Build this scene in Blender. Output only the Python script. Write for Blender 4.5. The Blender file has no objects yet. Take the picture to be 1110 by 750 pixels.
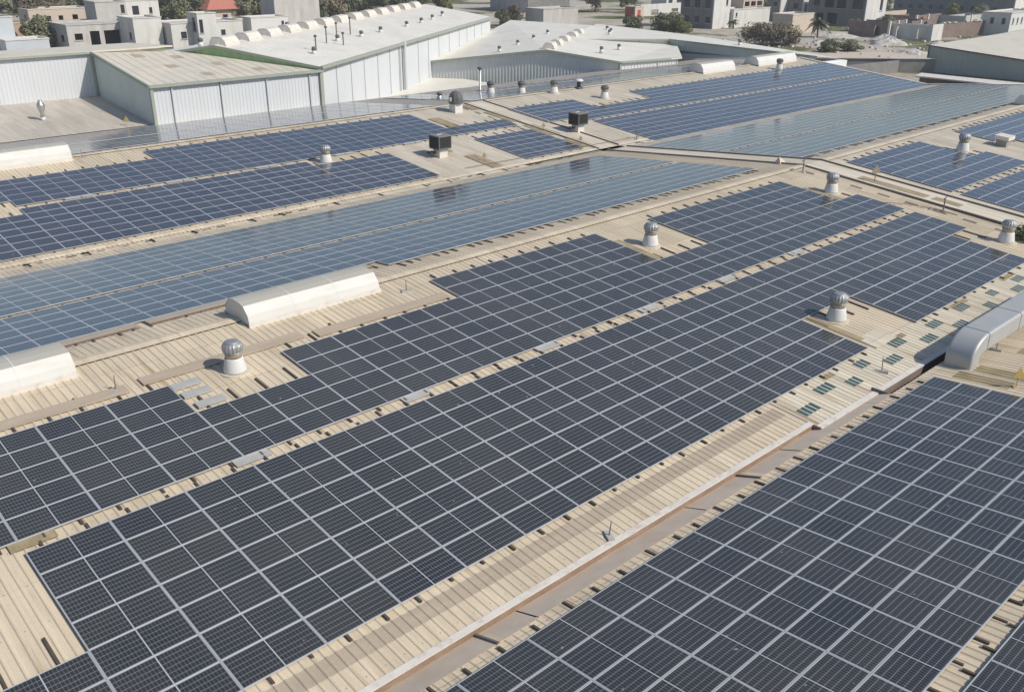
import bpy, math, random
from mathutils import Vector, Matrix
random.seed(11)
R = random.random
PI = math.pi
scene = bpy.context.scene
COL = scene.collection

# ------------------------------------------------------------------ frame of reference
# x runs along the ridges, y across them (away from the viewer), z up, ground at 0.
ZC = 17.5                      # camera height over the ground
SL = 0.09526                   # roof slope angle (rad)
T = math.tan(SL); CS = math.cos(SL); SN = math.sin(SL)
PU, PV = 2.02, 0.9933          # module pitch along / across
H = 0.10                       # modules stand this high over the sheeting
KN = [(-21.0, ZC-14.28), (-4.1, ZC-12.646), (13.0, ZC-14.28), (30.1, ZC-12.646), (47.15, ZC-14.275),
      (63.6, ZC-12.703), (79.5, ZC-14.222), (98.0, ZC-12.45)]

def pz(y):                     # height of the module plane
    for (a, za), (b, zb) in zip(KN, KN[1:]):
        if y <= b or b == KN[-1][0]:
            return za + (zb-za)*(y-a)/(b-a)
def sgn(y):                    # +1 where the roof climbs with y
    for k, ((a, za), (b, zb)) in enumerate(zip(KN, KN[1:])):
        if y <= b or k == len(KN)-2:
            return 1 if zb > za else -1
def zB(y): return ZC-14.28+(y-13.0)*T-H      # the second slope carried past the valley line, where its eave overhangs
def rz(y): return pz(y)-H      # sheeting (pan of the profile)

CAMR = ((0.7350611921, -0.6779848196, 0.0046506186), (-0.2679412872, -0.2967852938, -0.9165838511),
        (0.6228101721, 0.6724991255, -0.3998154771))
def pixel(p):
    q = (p[0], p[1], p[2]-ZC)
    c = [sum(r[i]*q[i] for i in range(3)) for r in CAMR]
    if c[2] < .5: return None
    return 555+995.387*c[0]/c[2], 375+995.387*c[1]/c[2]
def seat(x, y):                # a spot read on the module plane, dropped along the sight line to the sheeting
    t = 1.0
    for _ in range(6):
        zz = rz(y*t)-ZC
        t = zz/(pz(y)-ZC)
    return Vector((x*t, y*t, rz(y*t)))

# ------------------------------------------------------------------ mesh helpers
class MB:
    def __init__(s): s.v = []; s.f = []; s.m = []; s.uv = None
    def add(s, vs, fs, mi=0):
        o = len(s.v); s.v += [tuple(v) for v in vs]
        for f in fs: s.f.append(tuple(i+o for i in f)); s.m.append(mi)
        return s
    def box(s, x0, x1, y0, y1, z0, z1, mi=0):
        return s.add([(x0,y0,z0),(x1,y0,z0),(x1,y1,z0),(x0,y1,z0),(x0,y0,z1),(x1,y0,z1),(x1,y1,z1),(x0,y1,z1)],
                     [(0,3,2,1),(4,5,6,7),(0,1,5,4),(1,2,6,5),(2,3,7,6),(3,0,4,7)], mi)
    def slab(s, pts, t, mi=0):         # polygon (any 3D) thickened downward
        n = len(pts)
        vs = [tuple(p) for p in pts]+[(p[0],p[1],p[2]-t) for p in pts]
        fs = [tuple(range(n)), tuple(range(2*n-1, n-1, -1))]+[(i, n+i, n+(i+1)%n, (i+1)%n) for i in range(n)]
        return s.add(vs, fs, mi)
    def tube(s, a, b, r0, r1=None, n=10, mi=0, cap=True):
        a = Vector(a); b = Vector(b); r1 = r0 if r1 is None else r1
        d = (b-a).normalized(); u = d.orthogonal().normalized(); w = d.cross(u)
        vs = [a+(u*math.cos(2*PI*i/n)+w*math.sin(2*PI*i/n))*r0 for i in range(n)]
        vs += [b+(u*math.cos(2*PI*i/n)+w*math.sin(2*PI*i/n))*r1 for i in range(n)]
        fs = [(i, (i+1)%n, n+(i+1)%n, n+i) for i in range(n)]
        if cap: fs += [tuple(range(n-1,-1,-1)), tuple(range(n, 2*n))]
        return s.add(vs, fs, mi)
    def lathe(s, prof, n=24, mi=0, cap=True, flute=None):
        vs = []
        for k, (r, z) in enumerate(prof):
            for i in range(n):
                rr = r*(flute[k] if flute and i % 2 else 1)
                vs.append((rr*math.cos(2*PI*i/n), rr*math.sin(2*PI*i/n), z))
        fs = []
        for k in range(len(prof)-1):
            for i in range(n):
                fs.append((k*n+i, k*n+(i+1)%n, (k+1)*n+(i+1)%n, (k+1)*n+i))
        if cap: fs += [tuple(range(n-1,-1,-1)), tuple(range((len(prof)-1)*n, len(prof)*n))]
        return s.add(vs, fs, mi)
    def extrude(s, prof, x0, x1, mi=0, ends=True):   # prof: closed (y,z) outline, extruded along x
        n = len(prof)
        vs = [(x0, y, z) for y, z in prof]+[(x1, y, z) for y, z in prof]
        fs = [(i, (i+1)%n, n+(i+1)%n, n+i) for i in range(n)]
        if ends: fs += [tuple(range(n-1,-1,-1)), tuple(range(n, 2*n))]
        return s.add(vs, fs, mi)
    def mesh(s, name, mats, smooth=False):
        me = bpy.data.meshes.new(name); me.from_pydata(s.v, [], s.f)
        for m in (mats if isinstance(mats, (list, tuple)) else [mats]): me.materials.append(m)
        if any(s.m): me.polygons.foreach_set('material_index', s.m)
        if smooth: me.polygons.foreach_set('use_smooth', [True]*len(s.f))
        me.update(); return me
    def build(s, name, mats, parent=None, smooth=False, loc=None, rot=None):
        return link(name, s.mesh(name, mats, smooth), parent, loc, rot)

def link(name, me, parent=None, loc=None, rot=None):
    o = bpy.data.objects.new(name, me); COL.objects.link(o)
    if parent: o.parent = parent
    if loc is not None: o.location = loc
    if rot is not None: o.rotation_euler = rot
    return o
def tag(o, label=None, cat=None, group=None, kind=None):
    if label: o['label'] = label
    if cat: o['category'] = cat
    if group: o['group'] = group
    if kind: o['kind'] = kind
    return o
def thing(name, label, cat, loc=(0,0,0), rot=(0,0,0), group=None):
    o = bpy.data.objects.new(name, None); COL.objects.link(o); o.empty_display_size = .2
    o.location = loc; o.rotation_euler = rot
    return tag(o, label, cat, group)
def copy_thing(src, label, loc, rot=None, scale=None):
    def rec(o, par):
        c = o.copy(); COL.objects.link(c); c.parent = par
        for ch in list(o.children): rec(ch, c)
        return c
    c = rec(src, None); c['label'] = label; c.location = loc
    if rot is not None: c.rotation_euler = rot
    if scale is not None: c.scale = scale
    return c

# ------------------------------------------------------------------ materials
def mat(name, col, rough=.6, metal=0, spec=.4, var=.0, vscale=3.0, stretch=(1,1,1), dirt=None, dscale=1.0, damt=.5, dthr=(.5,.75), fine=0.0, bump=0.0):
    m = bpy.data.materials.new(name); m.use_nodes = True
    nt = m.node_tree; b = nt.nodes['Principled BSDF']; N = nt.nodes.new; L = nt.links.new
    b.inputs['Roughness'].default_value = rough; b.inputs['Metallic'].default_value = metal
    b.inputs['Specular IOR Level'].default_value = spec
    b.inputs['Base Color'].default_value = (*col, 1)
    if var or dirt or fine or bump:
        tc = N('ShaderNodeTexCoord'); mp = N('ShaderNodeMapping'); mp.inputs['Scale'].default_value = stretch
        L(tc.outputs['Object'], mp.inputs[0])
        n1 = N('ShaderNodeTexNoise'); n1.inputs['Scale'].default_value = vscale; n1.inputs['Detail'].default_value = 5
        L(mp.outputs[0], n1.inputs['Vector'])
        mr = N('ShaderNodeMapRange'); mr.inputs[1].default_value = .3; mr.inputs[2].default_value = .7
        mr.inputs[3].default_value = 1-var; mr.inputs[4].default_value = 1+var; L(n1.outputs['Fac'], mr.inputs[0])
        mx = N('ShaderNodeMix'); mx.data_type = 'RGBA'; mx.blend_type = 'MULTIPLY'; mx.inputs[0].default_value = 1
        mx.inputs[6].default_value = (*col, 1); L(mr.outputs[0], mx.inputs[7])
        out = mx.outputs[2]
        if fine:
            n3 = N('ShaderNodeTexNoise'); n3.inputs['Scale'].default_value = 22; n3.inputs['Detail'].default_value = 3
            L(tc.outputs['Object'], n3.inputs['Vector'])
            m3 = N('ShaderNodeMapRange'); m3.inputs[1].default_value = .35; m3.inputs[2].default_value = .65
            m3.inputs[3].default_value = 1-fine; m3.inputs[4].default_value = 1+fine; L(n3.outputs['Fac'], m3.inputs[0])
            x3 = N('ShaderNodeMix'); x3.data_type = 'RGBA'; x3.blend_type = 'MULTIPLY'; x3.inputs[0].default_value = 1
            L(out, x3.inputs[6]); L(m3.outputs[0], x3.inputs[7]); out = x3.outputs[2]
        if dirt:
            n2 = N('ShaderNodeTexNoise'); n2.inputs['Scale'].default_value = dscale; n2.inputs['Detail'].default_value = 7
            n2.inputs['Roughness'].default_value = .65
            L(mp.outputs[0], n2.inputs['Vector'])
            m2 = N('ShaderNodeMapRange'); m2.inputs[1].default_value = dthr[0]; m2.inputs[2].default_value = dthr[1]
            m2.inputs[3].default_value = 0; m2.inputs[4].default_value = damt; L(n2.outputs['Fac'], m2.inputs[0])
            x2 = N('ShaderNodeMix'); x2.data_type = 'RGBA'; L(m2.outputs[0], x2.inputs[0]); L(out, x2.inputs[6])
            x2.inputs[7].default_value = (*dirt, 1); out = x2.outputs[2]
        L(out, b.inputs['Base Color'])
        if bump:
            bp = N('ShaderNodeBump'); bp.inputs['Strength'].default_value = bump; bp.inputs['Distance'].default_value = .02
            L(n1.outputs['Fac'], bp.inputs['Height']); L(bp.outputs[0], b.inputs['Normal'])
    return m

M = {}
def roofmat(name, col, rust=(.30,.185,.095), stain=(.36,.29,.21), rust_amt=.55, thr=.60):
    m = mat(name, col, .55, var=.08, vscale=1.1, stretch=(2.6,.22,1), dirt=stain, dscale=.9, damt=.65, dthr=(.47,.76), fine=.05)
    nt = m.node_tree; N = nt.nodes.new; L = nt.links.new; b = nt.nodes['Principled BSDF']
    cur = b.inputs['Base Color'].links[0].from_socket
    tc = N('ShaderNodeTexCoord'); sp = N('ShaderNodeSeparateXYZ'); L(tc.outputs['Object'], sp.inputs[0])
    def mth(op, a, bb=None):
        n = N('ShaderNodeMath'); n.operation = op
        for i, q in enumerate((a, bb)):
            if q is None: continue
            if isinstance(q, (int, float)): n.inputs[i].default_value = q
            else: L(q, n.inputs[i])
        return n.outputs[0]
    def near(coord, off, pitch, half):
        fr = mth('FRACT', mth('DIVIDE', mth('ADD', coord, off), pitch))
        return mth('LESS_THAN', mth('MULTIPLY', mth('ABSOLUTE', mth('SUBTRACT', fr, .5)), pitch), half)
    def noise(scale, st, det=5):
        mp = N('ShaderNodeMapping'); mp.inputs['Scale'].default_value = st; L(tc.outputs['Object'], mp.inputs[0])
        n = N('ShaderNodeTexNoise'); n.inputs['Scale'].default_value = scale; n.inputs['Detail'].default_value = det; L(mp.outputs[0], n.inputs['Vector']); return n.outputs['Fac']
    def rng(f, a0, a1, lo, hi):
        r = N('ShaderNodeMapRange'); r.inputs[1].default_value = a0; r.inputs[2].default_value = a1; r.inputs[3].default_value = lo; r.inputs[4].default_value = hi; L(f, r.inputs[0]); return r.outputs[0]
    def mix(fac, c0, c1):
        x = N('ShaderNodeMix'); x.data_type = 'RGBA'; L(fac, x.inputs[0]); L(c0, x.inputs[6]); x.inputs[7].default_value = (*c1, 1); return x.outputs[2]
    cur = mix(mth('MULTIPLY', rng(noise(1.5, (3.0,.13,1), 6), thr, thr+.12, 0, 1), rust_amt), cur, rust)      # rust runs down the sheets
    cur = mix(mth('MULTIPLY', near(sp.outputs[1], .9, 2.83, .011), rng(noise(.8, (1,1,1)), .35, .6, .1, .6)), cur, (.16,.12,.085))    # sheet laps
    scr = mth('MULTIPLY', near(sp.outputs[1], .2, 1.415, .014), near(sp.outputs[0], 16-.0755+.0, .505, .014))
    cur = mix(mth('MULTIPLY', scr, .8), cur, (.10,.075,.055))                                                  # fixings
    x = N('ShaderNodeMix'); x.data_type = 'RGBA'; x.blend_type = 'MULTIPLY'; x.inputs[0].default_value = 1      # odd sheets a shade off
    fl = mth('FLOOR', mth('DIVIDE', sp.outputs[0], 1.01)); fy = mth('FLOOR', mth('DIVIDE', mth('ADD', sp.outputs[1], -.515), 2.83))
    cb = N('ShaderNodeCombineXYZ'); L(fl, cb.inputs[0]); L(fy, cb.inputs[1]); wn = N('ShaderNodeTexWhiteNoise'); wn.noise_dimensions = '2D'; L(cb.outputs[0], wn.inputs['Vector'])
    L(cur, x.inputs[6]); L(rng(wn.outputs['Value'], 0, 1, .90, 1.05), x.inputs[7])
    L(x.outputs[2], b.inputs['Base Color'])
    return m
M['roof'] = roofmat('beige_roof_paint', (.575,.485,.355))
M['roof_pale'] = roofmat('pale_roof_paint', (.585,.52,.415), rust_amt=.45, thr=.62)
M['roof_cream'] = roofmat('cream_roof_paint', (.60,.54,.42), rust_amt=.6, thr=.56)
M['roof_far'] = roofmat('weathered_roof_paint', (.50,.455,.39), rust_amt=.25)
M['tan'] = mat('tan_sheet', (.39,.32,.24), .6, var=.08, vscale=1.5, stretch=(.5,2,1), fine=.05)
M['tanlite'] = mat('faded_tan_sheet', (.29,.262,.23), .6, var=.08, vscale=1.5, fine=.04)
M['cover'] = mat('gutter_cover_sheet', (.52,.435,.345), .6, var=.07, vscale=1.2, dirt=(.38,.29,.21), dscale=.8, damt=.5, dthr=(.5,.75), fine=.04)
M['grey'] = mat('grey_sheet', (.37,.365,.34), .5, var=.08, vscale=2, fine=.04)
M['frp'] = mat('aged_translucent_sheet', (.33,.265,.155), .5, var=.2, vscale=2.5, stretch=(2,.6,1), dirt=(.20,.155,.10), dscale=1.8, damt=.7, dthr=(.45,.7))
M['fascia'] = mat('rust_stained_fascia', (.25,.168,.115), .7, var=.16, vscale=2, stretch=(1,1,3), dirt=(.36,.26,.19), dscale=1.5, damt=.7, dthr=(.5,.7), fine=.08)
M['flash'] = mat('white_flashing', (.62,.58,.52), .55, var=.06, vscale=2, dirt=(.42,.34,.27), dscale=3, damt=.7, dthr=(.52,.7))
M['white'] = mat('white_paint', (.60,.59,.565), .45, var=.03, vscale=1.5, dirt=(.52,.50,.46), dscale=.8, damt=.5, dthr=(.5,.8))
M['fibre'] = mat('dusty_white_fibre', (.575,.56,.52), .5, var=.05, vscale=1.2, stretch=(.4,2,1), dirt=(.42,.40,.33), dscale=1.0, damt=.55, dthr=(.5,.75))
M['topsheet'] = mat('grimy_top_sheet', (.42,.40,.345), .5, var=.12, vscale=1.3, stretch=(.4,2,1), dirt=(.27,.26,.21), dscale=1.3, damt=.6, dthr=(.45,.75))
M['wallwhite'] = mat('white_cladding', (.555,.57,.58), .5, var=.03, vscale=.6, stretch=(1,1,.2), dirt=(.53,.52,.48), dscale=.5, damt=.4, dthr=(.5,.8))
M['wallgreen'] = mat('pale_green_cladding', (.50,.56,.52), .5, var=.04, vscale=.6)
M['green'] = mat('green_sheet', (.29,.43,.21), .5, var=.10, vscale=1.2)
M['trim'] = mat('olive_trim', (.30,.33,.27), .5, var=.05, vscale=1)
M['shedroof'] = mat('shed_roof_sheet', (.58,.53,.44), .5, var=.05, vscale=.5, stretch=(1,1,1), dirt=(.38,.35,.29), dscale=.35, damt=.5)
M['bigroof'] = mat('white_roof_sheet', (.70,.665,.59), .45, var=.05, vscale=.35, dirt=(.50,.46,.42), dscale=.3, damt=.5)
M['midroof'] = mat('cream_roof_sheet', (.68,.645,.56), .45, var=.05, vscale=.35, dirt=(.50,.46,.42), dscale=.3, damt=.5)
M['greywall'] = mat('grey_cladding', (.50,.52,.515), .5, var=.04, vscale=.8)
M['dgreywall'] = mat('dark_grey_cladding', (.38,.40,.37), .55, var=.06, vscale=.25)
M['alu'] = mat('anodised_aluminium', (.48,.49,.505), .42, metal=.25, spec=.45)
M['galv'] = mat('galvanised_steel', (.5,.51,.515), .42, metal=.85, var=.10, vscale=3, dirt=(.36,.36,.35), dscale=1.2, damt=.5)
M['duct'] = mat('dull_galvanised_duct', (.41,.415,.41), .5, metal=.3, var=.06, vscale=1.2, dirt=(.42,.40,.36), dscale=1.0, damt=.6)
M['turb'] = mat('bright_turbine_metal', (.38,.38,.375), .5, metal=.6, var=.08, vscale=6)
M['neck'] = mat('tan_painted_neck', (.40,.33,.25), .45, metal=.3, var=.12, vscale=5)
M['rail'] = mat('mounting_rail_and_shade', (.085,.068,.052), .6, var=.2, vscale=4)  # rail brown darkened to take in the shade on the rail sides
M['black'] = mat('black_plastic', (.035,.035,.037), .5, var=.1, vscale=4)
M['charcoal'] = mat('charcoal_housing', (.10,.10,.10), .55, var=.1, vscale=3)
M['bright'] = mat('fresh_white_paint', (.80,.80,.79), .5)
M['dark'] = mat('dark_gap', (.035,.028,.022), .9)
M['rod'] = mat('weathered_rod', (.16,.14,.12), .6)
M['yellow'] = mat('yellow_sign_paint', (.50,.35,.10), .5, var=.1, vscale=9)
M['amber'] = mat('sunbleached_amber_paint', (.46,.35,.19), .6, var=.12, vscale=9)
M['concrete'] = mat('concrete', (.45,.43,.40), .85, var=.12, vscale=.6, stretch=(1,1,.3), dirt=(.28,.26,.23), dscale=.5, damt=.5, fine=.05)
M['concrete_and_shade'] = mat('grey_block_and_shade', (.20,.195,.185), .85, var=.14, vscale=.9, dirt=(.12,.11,.10), dscale=.6, damt=.5)  # dark blockwork, also paints the shade on house sides and boundary wall
M['plaster'] = mat('pale_plaster', (.59,.575,.54), .8, var=.08, vscale=.5, stretch=(1,1,.3), dirt=(.36,.34,.31), dscale=.7, damt=.6)
M['sand'] = mat('sand_plaster', (.50,.42,.34), .85, var=.07, vscale=.5, dirt=(.36,.30,.25), dscale=.5, damt=.5)
M['brick'] = mat('dusty_brown_brick', (.20,.15,.125), .9, var=.15, vscale=.9, dirt=(.12,.09,.08), dscale=.6, damt=.5)
M['cutstone'] = mat('cut_sandstone', (.38,.27,.19), .9, var=.15, vscale=.8)
M['tile'] = mat('red_roof_tile', (.42,.16,.11), .7, var=.12, vscale=4)
M['red'] = mat('red_paint', (.36,.08,.06), .6, var=.1, vscale=2)
M['glass'] = mat('dark_window_glass', (.03,.035,.04), .15, spec=.6)
M['roofglass'] = mat('teal_roof_glazing', (.045,.085,.080), .35, var=.3, vscale=3, spec=.5)
M['bark'] = mat('bark', (.13,.095,.07), .9, var=.2, vscale=3)
M['bluewall'] = mat('pale_blue_cladding', (.46,.49,.51), .5, var=.05, vscale=.5)

def leafmat(name, a, b):
    m = bpy.data.materials.new(name); m.use_nodes = True
    nt = m.node_tree; p = nt.nodes['Principled BSDF']; N = nt.nodes.new; L = nt.links.new
    p.inputs['Roughness'].default_value = .6; p.inputs['Specular IOR Level'].default_value = .3
    g = N('ShaderNodeNewGeometry'); n = N('ShaderNodeTexNoise'); n.inputs['Scale'].default_value = .55; n.inputs['Detail'].default_value = 4
    tc = N('ShaderNodeTexCoord'); L(tc.outputs['Object'], n.inputs['Vector'])
    oi = N('ShaderNodeObjectInfo')
    ad = N('ShaderNodeMath'); ad.operation = 'ADD'; L(n.outputs['Fac'], ad.inputs[0])
    mu = N('ShaderNodeMath'); mu.operation = 'MULTIPLY_ADD'; L(oi.outputs['Random'], mu.inputs[0]); mu.inputs[1].default_value = .5; mu.inputs[2].default_value = -.25
    L(mu.outputs[0], ad.inputs[1])
    r = N('ShaderNodeValToRGB'); r.color_ramp.elements[0].position = .32; r.color_ramp.elements[1].position = .68
    r.color_ramp.elements[0].color = (*a, 1); r.color_ramp.elements[1].color = (*b, 1)
    L(ad.outputs[0], r.inputs[0]); L(r.outputs[0], p.inputs['Base Color'])
    return m
M['leaf'] = leafmat('olive_leaves', (.105,.115,.058), (.225,.215,.12))
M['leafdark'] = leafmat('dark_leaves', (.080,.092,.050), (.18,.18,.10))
M['leafyellow'] = leafmat('yellow_green_leaves', (.11,.12,.030), (.20,.19,.05))
M['leafbrown'] = leafmat('dry_brown_leaves', (.155,.125,.082), (.24,.20,.135))

def glassmat(name, ca, cb_):
    m = bpy.data.materials.new(name); m.use_nodes = True
    nt = m.node_tree; b = nt.nodes['Principled BSDF']; N = nt.nodes.new; L = nt.links.new
    uv = N('ShaderNodeUVMap'); uv.uv_map = 'cell'
    sp = N('ShaderNodeSeparateXYZ'); L(uv.outputs[0], sp.inputs[0])
    def mth(op, a, bb=None, c=None):
        n = N('ShaderNodeMath'); n.operation = op
        for i, q in enumerate((a, bb, c)):
            if q is None: continue
            if isinstance(q, (int, float)): n.inputs[i].default_value = q
            else: L(q, n.inputs[i])
        return n.outputs[0]
    ax = mth('ABSOLUTE', sp.outputs[0]); ay = mth('ABSOLUTE', sp.outputs[1])
    def lines(coord, pitch, half):      # 1 on the gap between two cells
        fr = mth('FRACT', mth('DIVIDE', coord, pitch))
        d = mth('MULTIPLY', mth('MINIMUM', fr, mth('SUBTRACT', 1.0, fr)), pitch)
        return mth('LESS_THAN', d, half)
    gx = lines(mth('SUBTRACT', ax, .012), .08033, .0034)    # 24 half cells along
    gy = lines(sp.outputs[1], .1553, .0058)                # 6 strings across
    bus = lines(mth('ADD', sp.outputs[1], .0388), .0776, .0014)
    mid = mth('LESS_THAN', ax, .0125)
    edge = mth('MAXIMUM', mth('GREATER_THAN', ax, .9760), mth('GREATER_THAN', ay, .4665))
    grid = mth('MAXIMUM', mth('MULTIPLY', gx, .65), mth('MAXIMUM', mth('MULTIPLY', gy, .95), mth('MULTIPLY', bus, .35)))
    uv2 = N('ShaderNodeUVMap'); uv2.uv_map = 'tint'; s2 = N('ShaderNodeSeparateXYZ'); L(uv2.outputs[0], s2.inputs[0])
    mixc = N('ShaderNodeMix'); mixc.data_type = 'RGBA'; L(s2.outputs[0], mixc.inputs[0])
    mixc.inputs[6].default_value = (*ca,1); mixc.inputs[7].default_value = (*cb_,1)
    x1 = N('ShaderNodeMix'); x1.data_type = 'RGBA'; L(grid, x1.inputs[0]); L(mixc.outputs[2], x1.inputs[6]); x1.inputs[7].default_value = (.235,.245,.26,1)
    x2 = N('ShaderNodeMix'); x2.data_type = 'RGBA'; L(mth('MAXIMUM', mid, edge), x2.inputs[0]); L(x1.outputs[2], x2.inputs[6]); x2.inputs[7].default_value = (.42,.43,.45,1)
    # dust, thicker along the lower frame edge in patches
    g = N('ShaderNodeNewGeometry'); n = N('ShaderNodeTexNoise'); n.inputs['Scale'].default_value = .35; n.inputs['Detail'].default_value = 6
    L(g.outputs['Position'], n.inputs['Vector'])
    mr = N('ShaderNodeMapRange'); mr.inputs[1].default_value = .35; mr.inputs[2].default_value = .75; mr.inputs[3].default_value = .012; mr.inputs[4].default_value = .065
    L(n.outputs['Fac'], mr.inputs[0])
    n2 = N('ShaderNodeTexNoise'); n2.inputs['Scale'].default_value = 2.2; n2.inputs['Detail'].default_value = 5; L(g.outputs['Position'], n2.inputs['Vector'])
    m2 = N('ShaderNodeMapRange'); m2.inputs[1].default_value = .40; m2.inputs[2].default_value = .49; m2.inputs[3].default_value = 0; m2.inputs[4].default_value = .16; L(ay, m2.inputs[0])
    m4 = N('ShaderNodeMapRange'); m4.inputs[1].default_value = .42; m4.inputs[2].default_value = .7; m4.inputs[3].default_value = 0; m4.inputs[4].default_value = 1; L(n2.outputs['Fac'], m4.inputs[0])
    n3 = N('ShaderNodeTexNoise'); n3.inputs['Scale'].default_value = 5.5; n3.inputs['Detail'].default_value = 1; L(g.outputs['Position'], n3.inputs['Vector'])
    drop = mth('MULTIPLY', mth('GREATER_THAN', n3.outputs['Fac'], .795), .8)
    dustf = mth('MAXIMUM', drop, mth('ADD', mth('ADD', mr.outputs[0], mth('MULTIPLY', m2.outputs[0], m4.outputs[0])), mth('MULTIPLY', s2.outputs[1], .025)))
    x3 = N('ShaderNodeMix'); x3.data_type = 'RGBA'; L(dustf, x3.inputs[0]); L(x2.outputs[2], x3.inputs[6]); x3.inputs[7].default_value = (.33,.29,.235,1)
    L(x3.outputs[2], b.inputs['Base Color'])
    b.inputs['Roughness'].default_value = .12; b.inputs['Specular IOR Level'].default_value = .5; b.inputs['IOR'].default_value = 1.45
    return m
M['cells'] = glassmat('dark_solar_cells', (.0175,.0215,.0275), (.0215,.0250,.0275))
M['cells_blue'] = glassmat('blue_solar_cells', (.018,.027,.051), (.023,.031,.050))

def groundmat():
    m = bpy.data.materials.new('dusty_ground'); m.use_nodes = True
    nt = m.node_tree; b = nt.nodes['Principled BSDF']; N = nt.nodes.new; L = nt.links.new
    b.inputs['Roughness'].default_value = .95; b.inputs['Specular IOR Level'].default_value = .1
    g = N('ShaderNodeNewGeometry')
    def noise(s, d=6):
        n = N('ShaderNodeTexNoise'); n.inputs['Scale'].default_value = s; n.inputs['Detail'].default_value = d; L(g.outputs['Position'], n.inputs['Vector']); return n.outputs['Fac']
    def ramp(f, p0, c0, p1, c1):
        r = N('ShaderNodeValToRGB'); e = r.color_ramp.elements
        e[0].position = p0; e[1].position = p1; e[0].color = (*c0,1); e[1].color = (*c1,1); L(f, r.inputs[0]); return r.outputs[0]
    base = ramp(noise(.09), .35, (.36,.315,.255), .65, (.50,.46,.40))
    veg = ramp(noise(.25), .35, (.075,.085,.035), .65, (.17,.17,.075))
    msk = ramp(noise(.045, 8), .50, (0,0,0), .56, (1,1,1))
    x = N('ShaderNodeMix'); x.data_type = 'RGBA'; L(msk, x.inputs[0]); L(base, x.inputs[6]); L(veg, x.inputs[7])
    x2 = N('ShaderNodeMix'); x2.data_type = 'RGBA'; x2.blend_type = 'MULTIPLY'; x2.inputs[0].default_value = 1
    L(x.outputs[2], x2.inputs[6]); L(ramp(noise(.9), .3, (.7,.7,.7), .7, (1.15,1.15,1.15)), x2.inputs[7])
    L(x2.outputs[2], b.inputs['Base Color'])
    return m
M['ground'] = groundmat()
M['grass'] = mat('green_weeds', (.075,.10,.035), .9, var=.3, vscale=.6)
M['sea'] = mat('sea_water', (.12,.165,.19), .22, spec=.5, var=.06, vscale=.05, bump=.0)
M['rubble'] = mat('pale_rubble', (.46,.43,.39), .9, var=.2, vscale=.8)

# ------------------------------------------------------------------ ground and sea
tag(MB().add([(-900,-300,0),(1500,-300,0),(1500,1500,0),(-900,1500,0)], [(0,1,2,3)]).build('ground', M['ground']), kind='structure')
tag(MB().add([(-700,262,.06),(60,288,.06),(150,318,.06),(260,420,.06),(330,1400,.06),(-700,1400,.06)], [(0,1,2,3,4,5)]).build('sea', M['sea']), kind='structure')
tag(MB().box(47.4, 79, 78.6, 100, 0, ZC-15.95).build('concrete_yard', M['midroof']), kind='structure')

# ------------------------------------------------------------------ factory roof
fac = thing('factory_building', 'long low factory with beige corrugated multi ridge roof carrying the solar arrays', 'factory')
XA, XB = -16.0, 107.6
def corr(x0, x1, y0, y1, lift=0, period=.2525, rz=None):
    rz = rz or globals()['rz']
    m = MB(); prof = []
    x0 = XA+round((x0-XA)/period)*period
    x = x0
    while x < x1-1e-6:
        for dx, dz in ((0,0),(.150,0),(.180,.024),(.222,.024),(.2515,0)):
            if x+dx <= x1+1e-6: prof.append((x+dx, dz+lift))
        x += period
    n = len(prof); ys = [y0]
    k = 1
    while y0+k*5.7 < y1-.5: ys.append(y0+k*5.7); k += 1
    ys.append(y1)
    # sheets lap: every course starts a few mm above the one below it
    up = sgn((y0+y1)/2)
    for a, b in zip(ys, ys[1:]):
        la, lb = (.008, 0) if up > 0 else (0, .008)
        vs = [(px, a, rz(a)+pzv+lb) for px, pzv in prof]+[(px, b, rz(b)+pzv+la) for px, pzv in prof]
        if up > 0: vs = [(px, a, rz(a)+pzv+.0) for px, pzv in prof]+[(px, b, rz(b)+pzv+.0) for px, pzv in prof]
        m.add(vs, [(i, i+1, n+i+1, n+i) for i in range(n-1)])
    return m
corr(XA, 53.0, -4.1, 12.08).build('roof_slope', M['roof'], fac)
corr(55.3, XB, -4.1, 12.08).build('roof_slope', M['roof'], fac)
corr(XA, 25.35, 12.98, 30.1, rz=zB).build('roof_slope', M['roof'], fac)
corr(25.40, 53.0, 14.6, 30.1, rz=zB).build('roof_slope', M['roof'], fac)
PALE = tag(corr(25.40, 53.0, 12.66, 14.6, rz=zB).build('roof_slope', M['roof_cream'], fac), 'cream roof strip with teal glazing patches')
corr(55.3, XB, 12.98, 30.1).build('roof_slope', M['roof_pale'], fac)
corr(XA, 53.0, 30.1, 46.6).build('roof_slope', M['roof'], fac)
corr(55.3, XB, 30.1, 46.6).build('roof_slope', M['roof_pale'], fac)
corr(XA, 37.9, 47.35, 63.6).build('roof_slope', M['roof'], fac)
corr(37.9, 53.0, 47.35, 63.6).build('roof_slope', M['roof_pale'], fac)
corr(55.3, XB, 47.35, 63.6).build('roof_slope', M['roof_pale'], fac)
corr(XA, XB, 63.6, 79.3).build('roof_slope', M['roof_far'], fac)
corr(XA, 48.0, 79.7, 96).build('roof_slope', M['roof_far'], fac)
# front slope behind the viewer
MB().add([(XA,-21,rz(-21)),(XB,-21,rz(-21)),(XB,-4.1,rz(-4.1)),(XA,-4.1,rz(-4.1))], [(0,1,2,3)]).build('roof_slope', M['roof'], fac)

def strip(name, x0, x1, y0, y1, lift, t, m, par=None):    # flat strip laid on a slope
    return MB().slab([(x0,y0,rz(y0)+lift),(x1,y0,rz(y0)+lift),(x1,y1,rz(y1)+lift),(x0,y1,rz(y1)+lift)], t).build(name, M[m], par or fac)
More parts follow.
